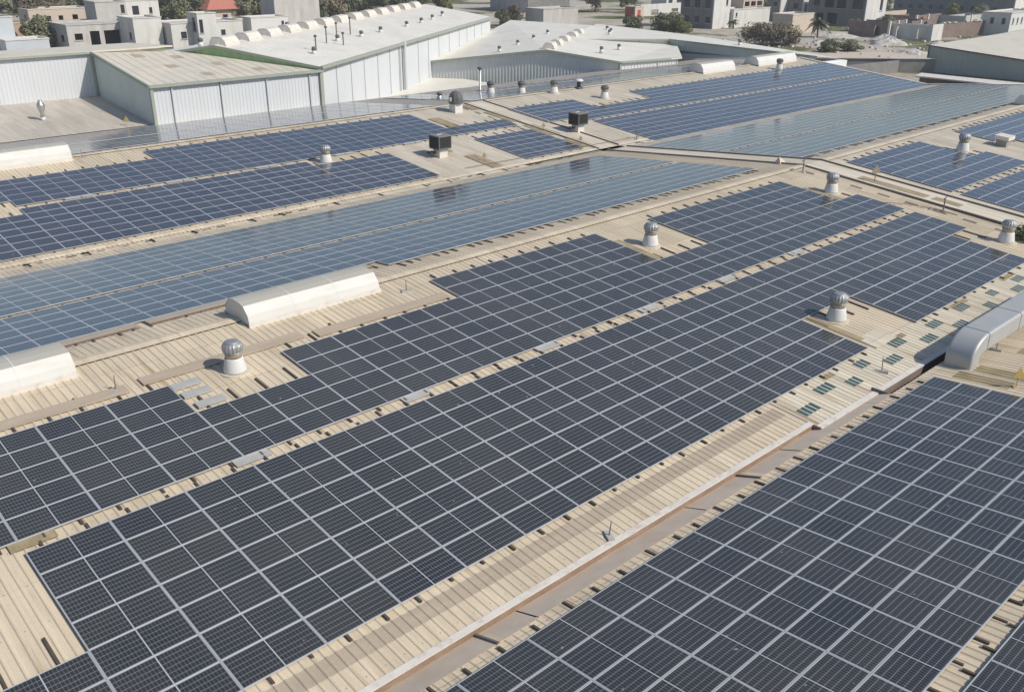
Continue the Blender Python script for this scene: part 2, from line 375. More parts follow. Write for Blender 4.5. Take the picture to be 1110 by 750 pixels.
# ridge caps (folded sheets)
for yr in (30.1, 63.6):
    for x0, x1 in ((XA, 52.9), (55.4, XB)):
        m = MB(); zr = rz(yr)+.05
        m.add([(x0,yr-.3,zr-.3*T),(x1,yr-.3,zr-.3*T),(x1,yr,zr+.012),(x0,yr,zr+.012),(x1,yr+.3,zr-.3*T),(x0,yr+.3,zr-.3*T)], [(0,1,2,3),(3,2,4,5)])
        m.build('ridge_cap', M['roof'], fac)
        # dark gaps between the ribs under the folded edge
        MB().box(x0, min(x1, 95), yr-.292, yr-.285, zr-.3*T-.045, zr-.3*T-.004).build('profile_filler', M['dark'], fac)
# valley gutters
for x0, x1 in ((XA, 53), (55.3, XB)):
    MB().box(x0, x1, 46.5, 47.4, rz(47.15)-.12, rz(47.15)-.06).build('gutter', M['tanlite'], fac)
    MB().box(x0, x1, 47.52, 47.74, rz(47.6)-.05, rz(47.6)+.055).build('gutter_flashing', M['roof_pale'], fac)
    x = x0
    while x < x1-2:                               # short cover plates over the valley
        w = 1.6+1.8*R()
        if R() < .8 and (7 < x < 106): MB().box(x, x+w, 46.62+.1*R(), 47.30, rz(47.15)+.0, rz(47.15)+.025).build('gutter_cover', M['roof' if x < 28 else 'roof_pale'], fac)
        x += w+.12+.3*R()
m = MB(); x = XA
while x < XB-1:
    if not 50 < x < 56 and R() < .6: m.box(x, x+.25+.35*R(), 47.0, 47.05+.1*R(), rz(47.15)+.026, rz(47.15)+.045)
    x += .6+.9*R()
m.build('gutter_debris', M['dark'], fac)
MB().box(XA, 48, 79.25, 79.75, rz(79.5)-.10, rz(79.5)-.03).build('gutter', M['tanlite'], fac)
# deep box gutter between the two nearest slopes
ZG = ZC-14.575
x = XA; rr_ = random.Random(6)
while x < 29.2:                                       # cover sheets over the box gutter, lapped onto the lower roof
    x1 = min(29.25, x+4.6+2.4*rr_.random()); dz = .012*rr_.random()
    MB().slab([(x+.02,11.99+.04*rr_.random(),ZC-14.238-dz),(x1-.03,11.99+.04*rr_.random(),ZC-14.238-dz),(x1-.03,12.785,ZC-14.520-dz),(x+.02,12.785,ZC-14.520-dz)], .012).build('gutter_cover', M['cover'], fac)
    x = x1
MB().box(XA, 29.25, 12.10, 12.78, ZC-14.66, ZC-14.62).build('gutter', M['brick'], fac)
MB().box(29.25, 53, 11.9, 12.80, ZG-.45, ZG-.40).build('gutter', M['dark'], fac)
MB().box(29.20, 29.26, 11.9, 12.80, ZG-.40, ZG+.30).build('gutter_stop', M['rod'], fac)
for x in (10.7, 21.0):
    MB().slab([(x,11.98,ZC-14.19),(x+.06,11.98,ZC-14.19),(x+.06,12.78,ZC-14.47),(x,12.78,ZC-14.47)], .05).build('gutter_joint', M['rod'], fac)
    MB().slab([(x+.08,11.98,ZC-14.215),(x+.32,11.98,ZC-14.215),(x+.32,12.6,ZC-14.43),(x+.08,12.6,ZC-14.43)], .02).build('gutter_joint', M['roof'], fac)
MB().box(55.3, XB, 11.9, 12.9, ZG-.05, ZG).build('gutter_cover', M['tanlite'], fac)
MB().box(XA, 25.38, 12.79, 12.97, zB(12.9)-.30, zB(12.9)+.012).build('eave_fascia', M['fascia'], fac)
MB().box(XA, 25.38, 12.80, 12.99, zB(12.9)+.014, zB(12.9)+.050).build('eave_flashing', M['flash'], fac)
MB().box(25.36, 53.0, 12.50, 12.66, zB(12.6)-.45, zB(12.6)+.008).build('eave_fascia', M['brick'], fac)  # deeper shade along this eave put into a darker brown
MB().box(25.36, 53.0, 12.49, 12.70, zB(12.6)+.010, zB(12.6)+.045).build('eave_flashing', M['flash'], fac)
MB().box(25.30, 25.36, 12.50, 12.99, zB(12.9)-.30, zB(12.9)+.03).build('eave_end_plate', M['brick'], fac)
MB().box(55.3, XB, 12.80, 12.97, rz(12.9)-.30, rz(12.9)+.02).build('eave_fascia', M['fascia'], fac)
# outer walls down to the ground
MB().box(XB-.3, XB-.02, -21, 79.3, 0, rz(13)-.3).build('wall', M['greywall'], fac)
m = MB()
for (a, za), (b, zb) in zip(KN, KN[1:-1]):
    m.slab([(XB,a,za+.04),(XB+.35,a,za+.04),(XB+.35,b,zb+.04),(XB,b,zb+.04)], .5)
m.build('verge_flashing', M['flash'], fac)
MB().box(48.2, XB, 79.2, 79.3, 0, rz(79.3)-.1).build('wall', M['concrete'], fac)
MB().box(XA, XB, -21, -20.8, 0, rz(-21)-.05).build('wall', M['greywall'], fac)
MB().box(XA, XA+.2, -20.8, 96, 0, rz(13)-.3).build('wall', M['greywall'], fac)
# walkway sheets along the first ridge and over the eave
for a, b, yc in ((-3, 8.75, 27.3), (9.25, 15.1, 27.45), (15.55, 21.6, 27.2)):
    p, q = seat(a, yc), seat(b, yc)
    strip('walkway_sheet', p.x, q.x, p.y-.26, p.y+.26, .075, .03, 'tan')
p, q = seat(-2, 13.86), seat(24.9, 13.86)
for k in range(9):                                    # ribbed tan sheets let into the eave
    x0 = -2+k*3.02; x1 = min(x0+2.97, 25.2)
    c = corr(x0, x1, p.y-.25, p.y+.27, .006, rz=zB); c.build('walkway_sheet', M['tan'], fac)
# dull patches on the cream strip
for x, w in ((33.4, 1.3), (39.0, 1.5), (44.3, 1.6), (28.4,.9)):
    corr(x, x+w, 14.16, 14.42, .006, rz=zB).build('patch_sheet', M['frp'], fac)
strip('patch_sheet', 32.5, 34.1, 14.3, 15.2, .05, .012, 'roof_pale')
# teal glazing between the ribs
for k, (x, y) in enumerate([(26.06,13.35),(29.17,13.41),(32.06,13.39),(34.98,13.39),(37.55,13.19),(40.84,13.30),(43.68,13.29),(46.6,13.25),
                            (27.74,13.79),(30.67,13.93),(33.55,13.99),(36.43,13.88),(39.23,13.94),(42.25,13.81),(45.09,13.78),(47.9,13.75)]):
    s = seat(x, y); m = MB()
    x0 = XA+round((s.x-.48-XA)/.2525)*.2525
    for q in range(3 if k % 4 == 1 else 4):
        xx = x0+q*.2525
        m.slab([(xx-.01,s.y-.21,zB(s.y-.21)+.020),(xx+.20,s.y-.21,zB(s.y-.21)+.020),(xx+.20,s.y+.21,zB(s.y+.21)+.020),(xx-.01,s.y+.21,zB(s.y+.21)+.020)], .008)
    m.build('roof_window', M['roofglass'], PALE)
# aged translucent sheets, one rib field wide, running down the slope
for x, y0, y1, w in ((32.2,24.9,27.5,.42),(32.45,14.9,17.7,.42),(48.2,24.5,27.2,.5),(53.6,22.2,26.5,.8),(53.7,18.6,21.9,.8),(52.6,56.4,59.9,1.1),(52.65,51.8,55.1,1.1),
                     (52.6,48.1,50.5,1.0),(42.7,47.5,50.7,1.0),(46.95,57.5,60.3,1.1),(42.0,52.1,53.4,.6),(52.3,61.0,62.6,1.0)):
    a, b = seat(x, y0), seat(x, y1)
    strip('translucent_sheet', a.x-w/2, a.x+w/2, a.y, b.y, .052, .014, 'frp')
for x, y0, y1, w in ((33.4,8.7,10.9,.9),(32.4,9.3,11.2,.8),(36.2,9.6,10.4,.9)):
    corr(x-w/2, x+w/2, y0, y1, .006).build('translucent_sheet', M['frp'], fac)
# loose cover plates in the slot between the two middle arrays, and by the cut-outs
for x in (-2.1, 4.1, 10.0, 15.85, 21.85, 27.6, 32.9, 38.6):
    p = seat(x, 21.64)
    strip('cover_plate', p.x-.55, p.x+.55, p.y-.17, p.y+.19, .06, .01, 'grey' if x > 5 else 'frp')
for x in (17.0, 22.9, 29.0, 35.0, 41.0):
    p = seat(x, 55.3)
    strip('cover_plate', p.x-.8, p.x+.8, p.y-.2, p.y+.2, .06, .01, 'grey')
# long flashing under the lower edge of the left valley array
for a, b in ((5.0, 11.1), (11.5, 21.4)):
    strip('walkway_sheet', a, b, 32.12, 32.62, .085, .02, 'tan')
    strip('walkway_sheet', a, b, 32.02, 32.12, .05, .03, 'brick')  # shadow below the sheet, laid as a thin dark strip
# expansion joint across all slopes: two upstands and a flat channel
for (a, za), (b, zb) in zip(KN, KN[1:6]):
    if b < 12: y0, y1 = a+.02, 12.02
    else: y0, y1 = a, b
    y0 = max(y0, -4.1)
    if y1 <= y0: continue
    if a == 13.0: y0 = 12.7
    if a == 30.1: y1 = 46.6
    if a == 47.15: y0 = 47.4
    strip('joint_channel', 53.0, 55.3, y0, y1, .02, .02, 'roof_pale')
    for x in (52.93, 55.22):
        strip('joint_upstand', x, x+.15, y0, y1, .11, .09, 'roof_pale')
        strip('joint_seal', x+.15, x+.18, y0, y1, .09, .07, 'tan')
        strip('joint_seal', x-.04, x, y0, y1, .12, .10, 'rod')
m = MB(); y = 13.5
while y < 62:                                          # lap marks on the sheets left of the joint
    if not 30 < y < 47.5:
        m.slab([(51.75,y,rz(y)+.062),(51.83,y,rz(y)+.062),(51.83,y+.75,rz(y+.75)+.062),(51.75,y+.75,rz(y+.75)+.062)], .02)
    y += 1.55+.2*R()
m.build('joint_clip', M['rod'], fac)
# conduit crossing the first roof at the joint, and cable on the right roof
def poly_tube(pts, r, n=6):
    m = MB()
    for a, b in zip(pts, pts[1:]): m.tube(a, b, r, n=n)
    return m
tag(poly_tube([(x, y, rz(y)+.09) for x, y in ((40.5,48.6),(46,48.5),(52,48.4),(58.7,48.2))], .022).build('conduit', M['rod']), 'thin dark conduit along the valley beside the joint', 'conduit')
tag(poly_tube([(x, y, rz(y)+.10) for x, y in ((50.1,23.3),(51.2,22.4),(51.9,20.9),(51.95,19.7))], .025).build('conduit', M['rod']), 'short bent conduit at the end of the middle solar arrays', 'conduit')

# ------------------------------------------------------------------ solar modules
PX, PY, TH = 2.014, .983, .035
def frame_mesh():
    m = MB(); w = .0155; e = .0165; a, b = PX/2, PY/2
    for x0, x1, y0, y1 in ((-a,a,-b,-b+w),(-a,a,b-w,b),(-a,-a+e,-b+w,b-w),(a-e,a,-b+w,b-w)):
        m.box(x0, x1, y0, y1, -TH, 0)
    return m
GW = .0145
def glass_mb(): 
    a, b = PX/2-GW-.008, PY/2-GW
    return [(-a,-b),(a,-b),(a,b),(-a,b)]
FRAME = frame_mesh().mesh('module_frame', M['alu'])
def add_uv(me, cell, tint):
    u1 = me.uv_layers.new(name='cell'); u2 = me.uv_layers.new(name='tint')
    u1.data.foreach_set('uv', cell); u2.data.foreach_set('uv', tint)
GLASS = []; GLASSB = []
for k in range(10):
    q = glass_mb(); m = MB()
    m.add([(x,y,-.004) for x, y in q]+[(x,y,-.012) for x, y in q], [(0,1,2,3),(7,6,5,4)])
    me = m.mesh('module_glass', M['cells'])
    t = (k/9., R())
    add_uv(me, [c for _ in range(1) for p in q for c in p]+[c for p in reversed(q) for c in p], list(t)*8)
    GLASS.append(me)
    me2 = me.copy(); me2.materials[0] = M['cells_blue']; GLASSB.append(me2)
RAILS = {}
def rail_mesh(lo, hi):
    key = (round(lo, 2), round(hi, 2))
    if key not in RAILS:
        RAILS[key] = MB().box(-.032, .032, -PY/2-key[0], PY/2+key[1], -.092, -TH-.003).mesh('mounting_rail', M['rail'])
    return RAILS[key]

# arrays: name, slope sign is read from y; x0, y0 (lower-y edge of row 0), cells, rail overhang at low / high end, inner overhang
def rows(spec):
    s = set()
    for rr, cc in spec:
        for r in rr:
            for c in cc: s.add((r, c))
    return s
r_ = range
ARR = []
def array(key, x0, y0, cells, lo, hi, inner=.85, pv=PV):
    ARR.append(dict(key=key, x0=x0, y0=y0, cells=cells, lo=lo, hi=hi, inner=inner, pv=pv))
X0 = 3.823
array('mid', X0, 14.444, rows([(r_(0,3), r_(-3,14)), (r_(0,3), r_(16,22)), ([3], r_(0,22)), (r_(4,7), r_(0,23))]), .16, .30, 1.0)
array('upper', X0, 21.93, rows([(r_(0,3), r_(-3,23)), (r_(3,5), r_(-3,3)), (r_(3,5), r_(5,14)), (r_(3,7), r_(16,22)), (r_(5,7), r_(9,14))]), .20, .42, .85, .983)
array('near', 31.443-16*PU, 11.615-7*PV, rows([(r_(0,7), r_(0,16))]), .30, .34)
array('corner', 31.443-16*PU, 4.14-3*PV, rows([(r_(0,3), r_(4,13))]), .2, .30)
array('valleyfar', X0, 38.1, rows([(r_(0,7), r_(-3,23))]), .12, .25)
array('valleynear', X0, 31.72, rows([([0], r_(9,23)), (r_(1,6), r_(-3,23))]), .55, .12)
XM = 15.70
array('backlow', XM, 48.1, rows([(r_(0,6), r_(-4,11)), ([6], r_(-1,8)), (r_(0,6), r_(15,18))]), .1, .22, .85)
array('backup', XM, 55.6, rows([([0], r_(-1,18)), ([1], r_(-4,18)), (r_(2,5), r_(-4,15)), (r_(5,7), r_(4,15))]), .2, .5, .6, .9633+.0)
array('s2backlow', 59.0, 46.7, rows([(r_(0,7), r_(0,24))]), .3, .25)
array('s2backup', 59.0, 54.1, rows([([0], r_(0,24)), (r_(1,3), r_(-2,24)), (r_(3,6), [-2,-1,0,1]+list(r_(6,24)))]), .2, .5)
array('s2valleyfar', 52.75+2.6, 38.1, rows([(r_(0,7), r_(0,26))]), .12, .25)
array('s2valleynear', 52.75+2.6, 31.75, rows([(r_(0,6), r_(0,26))]), .5, .12)
array('s2upper', X0+26*PU, 21.93, rows([(r_(0,3), r_(0,6)), (r_(3,7), r_(0,5))]), .2, .5, .8)
array('s2mid', X0+26*PU, 14.444, rows([(r_(0,7), r_(0,20))]), .2, .3)
array('s2third', X0+34*PU, 21.93, rows([(r_(0,4), r_(1,14)), (r_(4,7), r_(0,14))]), .2, .5)
array('backslope', 6.0, 64.5, rows([(r_(0,6), r_(0,46))]), .3, .2)
array('backslopelow', 6.0, 71.0, rows([(r_(0,7), r_(0,26)), (r_(0,2), r_(26,46))]), .2, .2)
# the joint keeps its channel free on the far slopes
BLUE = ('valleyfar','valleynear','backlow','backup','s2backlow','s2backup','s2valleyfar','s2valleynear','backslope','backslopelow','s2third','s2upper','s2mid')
PAN = []
for A in ARR:
    for (r, c) in sorted(A['cells']):
        x = A['x0']+(c+.5)*PU; y = A['y0']+(r+.5)*A['pv']
        if 50.3 < x < 55.4 and A['key'] in ('s2backup', 'backslope', 'backslopelow') and A['key'] != 's2backup': continue
        cs = A['cells']
        up = (r+1, c) in cs; dn = (r-1, c) in cs
        mr_ = max(q for q, _ in cs)
        lo = 0 if dn else (A['lo'] if r == 0 else A['inner'])
        hi = 0 if up else (A['hi'] if r == mr_ else A['inner'])
        s = sgn(y)
        z = pz(y)
        cor = []
        for dx, dy in ((-1,-1),(1,-1),(1,1),(-1,1)):
            cor.append(pixel((x+dx*PX/2, y+dy*PY/2*CS, z+dy*PY/2*SN*s)))
        area = 0
        if all(cor):
            cl = [(min(max(px,0),1110), min(max(py,0),750)) for px, py in cor]
            area = abs(sum(cl[i][0]*cl[(i+1)%4][1]-cl[(i+1)%4][0]*cl[i][1] for i in range(4)))/2
        PAN.append(dict(A=A, r=r, c=c, x=x, y=y, z=z, s=s, lo=lo, hi=hi, area=area))
order = sorted(PAN, key=lambda p: -p['area'])
for p in order[:300]: p['own'] = True
ORD = ['', 'first','second','third','fourth','fifth','sixth','seventh','eighth','ninth','tenth','eleventh','twelfth','thirteenth','fourteenth',
       'fifteenth','sixteenth','seventeenth','eighteenth','nineteenth','twentieth','twenty-first','twenty-second','twenty-third','twenty-fourth','twenty-fifth','twenty-sixth','twenty-seventh']
def panel_label(p):
    k, r, c = p['A']['key'], p['r'], p['c']
    if k == 'mid':
        row = ORD[r+1]+' row above the gutter'
        if r < 3 and c < 14: return f'solar panel, middle array, {row}, {ORD[14-c]} left of the vent gap'
        if r < 3: return f'solar panel, middle array, {row}, {ORD[c-15]} right of the vent gap'
        return f'solar panel, middle array, {row}, {ORD[(22 if r==3 else 23)-c]} from the far right end'
    if k == 'upper':
        row = ORD[r+1]+' row above its slot'
        if r < 3: return f'solar panel, array behind the middle, {row}, {ORD[23-c]} from right end'
        if c < 3: return f'solar panel left of the steel planks, {row}, {ORD[3-c]} from the planks'
        if c < 14: return f'solar panel between two white turbine vents, {row}, {ORD[14-c]} from the right'
        return f'solar panel right of the far turbine vent, {row}, {ORD[22-c]} from right end'
    if k == 'near':
        return f'solar panel, lower right array, {ORD[7-r]} row from the gutter, {ORD[16-c]} from the sign end'
    if k == 'corner':
        return f'solar panel, bottom right corner array, {ORD[3-r]} row past the slot, {ORD[13-c]} from the right'
    if k == 'valleynear':
        return f'bluish solar panel behind the ridge barrels, {ORD[r+1]} row from them, {ORD[23-c]} from joint'
    if k == 'valleyfar':
        return f'bluish solar panel, upper strip behind ridge barrels, {ORD[r+1]} row, {ORD[23-c]} from joint'
    return f'blue solar panel of the {k} array, {ORD[r+1]} row, {ORD[c+6]} along'
bulk_f = MB(); bulk_g = MB(); bulk_uv = []; bulk_t = []; bulk_r = MB()
fm = frame_mesh()
def xf(p, v):
    return (p['x']+v[0], p['y']+v[1]*CS-v[2]*SN*p['s'], p['z']+v[1]*SN*p['s']+v[2]*CS)
for p in PAN:
    jit = [(R()-.5)*.006 for _ in range(4)]
    p['tint'] = R()
    railx = [x+(R()-.5)*.2 for x in (-.52, .50)]
    rails = [(x, (p['lo'] and max(.06, p['lo']*(.8+.4*R())-.0)), (p['hi'] and p['hi']*(.8+.4*R()))) for x in railx] if (p['lo'] or p['hi']) else []
    if p['A']['key'] in ('valleynear', 's2valleynear') and p['lo'] and rails:
        rails += [(-.05, p['lo']*.9, p['hi'])]
    if p.get('own'):
        loc = (p['x'], p['y'], p['z'])
        dirs = math.atan(T)*p['s']+(R()-.5)*.006
        t = thing('solar_panel', panel_label(p), 'solar panel', loc, (dirs, (R()-.5)*.004, 0), 'solar panels in rows on the factory roof')
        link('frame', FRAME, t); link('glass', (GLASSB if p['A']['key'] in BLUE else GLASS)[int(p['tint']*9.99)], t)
        for x, lo, hi in rails:
            link('mounting_rail', rail_mesh(round(lo*10)/10 if lo else 0, round(hi*10)/10 if hi else 0), t, (x,0,0))
        p['obj'] = t
    else:
        bulk_f.add([xf(p, v) for v in fm.v], fm.f, 0)
        q = glass_mb()
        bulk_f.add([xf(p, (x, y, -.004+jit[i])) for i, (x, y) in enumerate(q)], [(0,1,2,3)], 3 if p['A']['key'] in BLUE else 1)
        bulk_uv.append(q); bulk_t.append((p['tint'], R()))
        for x, lo, hi in rails:
            b = MB().box(x-.032, x+.032, -PY/2-lo, PY/2+hi, -.092, -TH-.003)
            bulk_f.add([xf(p, v) for v in b.v], b.f, 2)
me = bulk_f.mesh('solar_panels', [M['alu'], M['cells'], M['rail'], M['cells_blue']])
cell = [0.0]*(2*len(me.loops)); tint = [0.0]*(2*len(me.loops)); gi = 0
for poly in me.polygons:
    if poly.material_index in (1, 3):
        for j, li in enumerate(poly.loop_indices):
            cell[2*li], cell[2*li+1] = bulk_uv[gi][j]; tint[2*li], tint[2*li+1] = bulk_t[gi]
        gi += 1
add_uv(me, cell, tint)
tag(link('distant_solar_panels', me), 'remaining rows of blue solar panels farther back on the factory roof', 'solar panels', kind='stuff')

# ------------------------------------------------------------------ roof plant
def slope_rot(y): return (math.atan(T)*sgn(y), 0, 0)
# barrel ridge ventilators
def ridge_ventilator(name, label, x0, x1, yc, zb, w, h, group, m='fibre', rotz=0, base=None):
    t = thing(name, label, 'ridge ventilator', ((x0+x1)/2, yc, zb) if base is None else base, (0,0,rotz), group)
    L2 = (x1-x0)/2
    prof = [(-w,0),(-w,.14*h),(-.93*w,.48*h),(-.60*w,.90*h),(-.22*w,.985*h),(.22*w,h),(.60*w,.92*h),(.93*w,.48*h),(w,.14*h),(w,0)]
    hm_ = MB().extrude(prof, -L2, L2, ends=False)
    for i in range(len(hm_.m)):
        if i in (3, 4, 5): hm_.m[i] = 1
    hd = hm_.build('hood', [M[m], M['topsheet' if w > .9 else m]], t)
    x = -L2+1.9
    while w > .9 and x < L2-.3:                        # sheet joints
        MB().extrude([(y*1.006, z*1.006+.002) for y, z in prof], x, x+.05, ends=False).build('joint_strip', M[m], hd); x += 1.9
    inner = [(y*.985, z*.985) for y, z in prof]
    for s in (-1, 1):
        MB().extrude(inner, s*(L2-.03)-.02, s*(L2-.03)+.02).build('end_cap', M[m], hd)
    if w > .6:
        MB().box(-L2-.03, L2+.03, -w-.07, -w, -.16, .05).build('skirt', M['flash'], t)
        MB().box(-L2-.03, L2+.03, w, w+.07, -.16, .05).build('skirt', M['flash'], t)
    return t
zr1 = rz(30.1)+.02
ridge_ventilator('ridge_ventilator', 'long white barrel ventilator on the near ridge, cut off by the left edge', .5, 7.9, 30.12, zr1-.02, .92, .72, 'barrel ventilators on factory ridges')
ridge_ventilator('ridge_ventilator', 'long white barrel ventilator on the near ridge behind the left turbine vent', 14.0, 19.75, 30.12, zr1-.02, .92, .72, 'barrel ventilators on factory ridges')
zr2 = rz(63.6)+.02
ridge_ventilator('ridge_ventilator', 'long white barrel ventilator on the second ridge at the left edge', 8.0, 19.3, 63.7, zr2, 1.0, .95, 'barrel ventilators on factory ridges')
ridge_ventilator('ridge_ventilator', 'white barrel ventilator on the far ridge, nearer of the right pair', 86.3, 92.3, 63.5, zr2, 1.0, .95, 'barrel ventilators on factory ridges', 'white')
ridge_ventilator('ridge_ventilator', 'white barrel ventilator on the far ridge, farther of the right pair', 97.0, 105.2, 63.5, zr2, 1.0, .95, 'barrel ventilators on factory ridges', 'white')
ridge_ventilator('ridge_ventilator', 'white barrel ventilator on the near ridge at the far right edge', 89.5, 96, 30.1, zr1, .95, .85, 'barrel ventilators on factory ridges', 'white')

# turbine ventilators
def turbine(label, x, y, s=1.0, base='white', dark=False):
    p = seat(x, y)
    t = thing('turbine_vent', label, 'roof vent', p, (0,0,R()*6), 'turbine vents on the factory roof')
    s *= .95
    MB().lathe([(.50,-.06),(.50,.028),(.40,.034)], 28).build('base_plate', M['roof_pale'], t)
    MB().lathe([(.40,.03),(.395,.12),(.315,.52),(.30,.56)], 28).build('base_cone', M[base], t, True)
    MB().lathe([(.285,.55),(.285,.66),(.30,.70),(.285,.73)], 28).build('neck', M['neck'], t, True)
    n = 34
    prof = [(.26,.73),(.315,.77),(.352,.84),(.365,.92),(.355,1.0),(.315,1.07),(.25,1.11)]
    hd = MB().lathe(prof, n, flute=[1,.94,.93,.93,.93,.96,1]).build('turbine_head', M['charcoal' if dark else 'turb'], t)
    MB().lathe([(.265,1.10),(.255,1.125),(.15,1.15),(.02,1.155)], 24).build('head_cap', M['charcoal' if dark else 'turb'], hd, True)
    MB().lathe([(.30,.735),(.322,.745),(.322,.765),(.30,.775)], 28).build('head_rim', M['turb'], hd, True)
    t.scale = (s,s,s)
    return t
turbine('white based turbine vent by the steel planks, in front of the near ridge', 12.0, 26.45, 1.02)
turbine('turbine vent in the gap cut into the middle array by the right duct', 33.33, 16.55, 1.08)
turbine('turbine vent in the notch behind the middle array, beside a tan sheet', 33.2, 26.25, 1.03)
turbine('turbine vent at the joint, beside the corner of the rear panel array', 49.1, 25.9, 1.05)
turbine('turbine vent at the right edge with a dark shadow clump beside it', 49.85, 16.25, 1.08)
turbine('turbine vent standing in a small gap of the back left blue array', 32.9, 54.2, 1.10)
turbine('turbine vent behind the first panels of the far right array', 66.7, 25.85, 1.15)
turbine('small turbine vent in the notch of the far back array', 66.3, 59.0, 1.1, dark=True)
turbine('small turbine vent near the farther white barrel ventilator', 97.3, 59.9, 1.15, dark=True)
turbine('small turbine vent on the back slope, left of its two neighbours', 60.1, 68.1, 1.1, dark=True)
turbine('small turbine vent on the back slope, middle of three', 60.6, 64.3, 1.1, dark=True)
turbine('small turbine vent on the back slope beside the capped stub', 63.3, 62.7, 1.1, dark=True)

# lantern vent on the roof left of the shed
p = seat(24.3, 84.6)
t = thing('lantern_vent', 'silver bulb shaped vent standing alone on the pale left roof', 'roof vent', p)
t.scale = (.78,.78,.78)
MB().lathe([(.26,-.05),(.26,.28),(.20,.34)], 20).build('base', M['white'], t, True)
MB().lathe([(.19,.33),(.20,.75),(.36,1.25),(.42,1.5),(.40,1.7),(.22,1.98),(.20,2.06),(.24,2.10),(.1,2.16)], 24).build('bulb', M['galv'], t, True)

# evaporative coolers
def cooler(label, x, y):
    p = seat(x, y)
    t = thing('evaporative_cooler', label, 'air cooler', p, (0,0,0), 'box coolers on the back roof')
    MB().box(-.36,.36,-.36,.36,-.08,.62).build('pedestal', M['flash'], t)
    c = MB(); c.box(-.56,.56,-.56,.56,.60,.70); c.box(-.50,.50,-.50,.50,.70,1.46)
    for k in range(4):
        sx, sy = ((-1,-1),(1,-1),(1,1),(-1,1))[k]
        c.box(sx*.53-.04, sx*.53+.04, sy*.53-.04, sy*.53+.04, .70, 1.48)
    cab = c.build('cabinet', M['charcoal'], t)
    for k in range(4):
        l = MB()
        for q in range(14):
            x0 = -.46+q*.066
            l.add([(x0,-.545,.73),(x0+.045,-.515,.73),(x0+.045,-.515,1.45),(x0,-.545,1.45)], [(0,1,2,3)])
        l.build('louvre_panel', M['black' if k else 'charcoal'], cab, rot=(0,0,k*PI/2))
    MB().box(-.57,.57,-.57,.57,1.47,1.55).build('lid', M['concrete_and_shade'], t)
    MB().tube((-.2,.1,1.55),(.2,.1,1.55),.03).build('handle', M['flash'], t)
    MB().box(-.95,-.5,-.1,.35,.30,.44).build('drain_tray', M['black'], t)
    return t
cooler('black box cooler on white pedestal, left one, beside a tan sheet', 40.7, 51.55)
cooler('black box cooler on white pedestal, right one, past the roof joint', 55.0, 51.65)
p = seat(50.1, 61.2)
t = thing('hooded_exhaust', 'dark domed exhaust hood on white pedestal near the far ridge', 'roof exhaust', p)
MB().box(-.40,.40,-.40,.40,-.06,.75).build('pedestal', M['white'], t)
MB().lathe([(.60,.72),(.62,.85),(.60,1.2),(.50,1.5),(.30,1.68),(.05,1.75)], 20, flute=[1,.95,.95,.95,.97,1]).build('hood', M['charcoal'], t)
MB().box(-.66,-.56,-.12,.12,.95,1.25).build('service_plate', M['flash'], t)

# stack, stub and small fittings on the back slope
def stack(label, x, y, h, r=.09, cap=.22):
    p = seat(x, y) if y < 79 else Vector((x, y, rz(y)))
    t = thing('exhaust_stack', label, 'pipe stack', p)
    MB().lathe([(r*1.5,-.1),(r*1.5,.25),(r,.3),(r,h)], 12).build('pipe', M['galv'], t, True)
    MB().lathe([(cap*.6,h-.12),(cap,h-.02),(cap,h+.06),(cap*.4,h+.16)], 14).build('rain_cap', M['charcoal'], t, True)
    MB().box(-.25,.25,-.25,.25,-.1,.12).build('base', M['charcoal'], t)
    return t
stack('tall capped exhaust pipe in front of the grey gable shed', 61.6, 71.4, 2.3, .10, .26)
stack('short dark stub vent on the back slope left of the tall pipe', 54.7, 69.2, .5, .16, .3)
p = seat(67.0, 63.0)
t = thing('capped_stub', 'black stub with flat white cap on the back ridge', 'roof vent', p)
MB().box(-.3,.3,-.3,.3,-.1,.2).build('base', M['charcoal'], t)
MB().lathe([(.2,.2),(.2,.75)], 14).build('stub', M['black'], t, True)
MB().lathe([(.42,.72),(.44,.78),(.30,.92),(.05,.95)], 18).build('cap', M['white'], t, True)
p = seat(71.4, 24.9)
t = thing('box_vent', 'square vent box with white lid between the far right arrays', 'roof vent', p)
MB().box(-.48,.48,-.38,.38,-.08,.5).build('box', M['tanlite'], t)
MB().slab([(-.6,-.5,.72),(.6,-.5,.72),(.6,.5,.80),(-.6,.5,.80)], .26).build('lid', M['flash'], t)

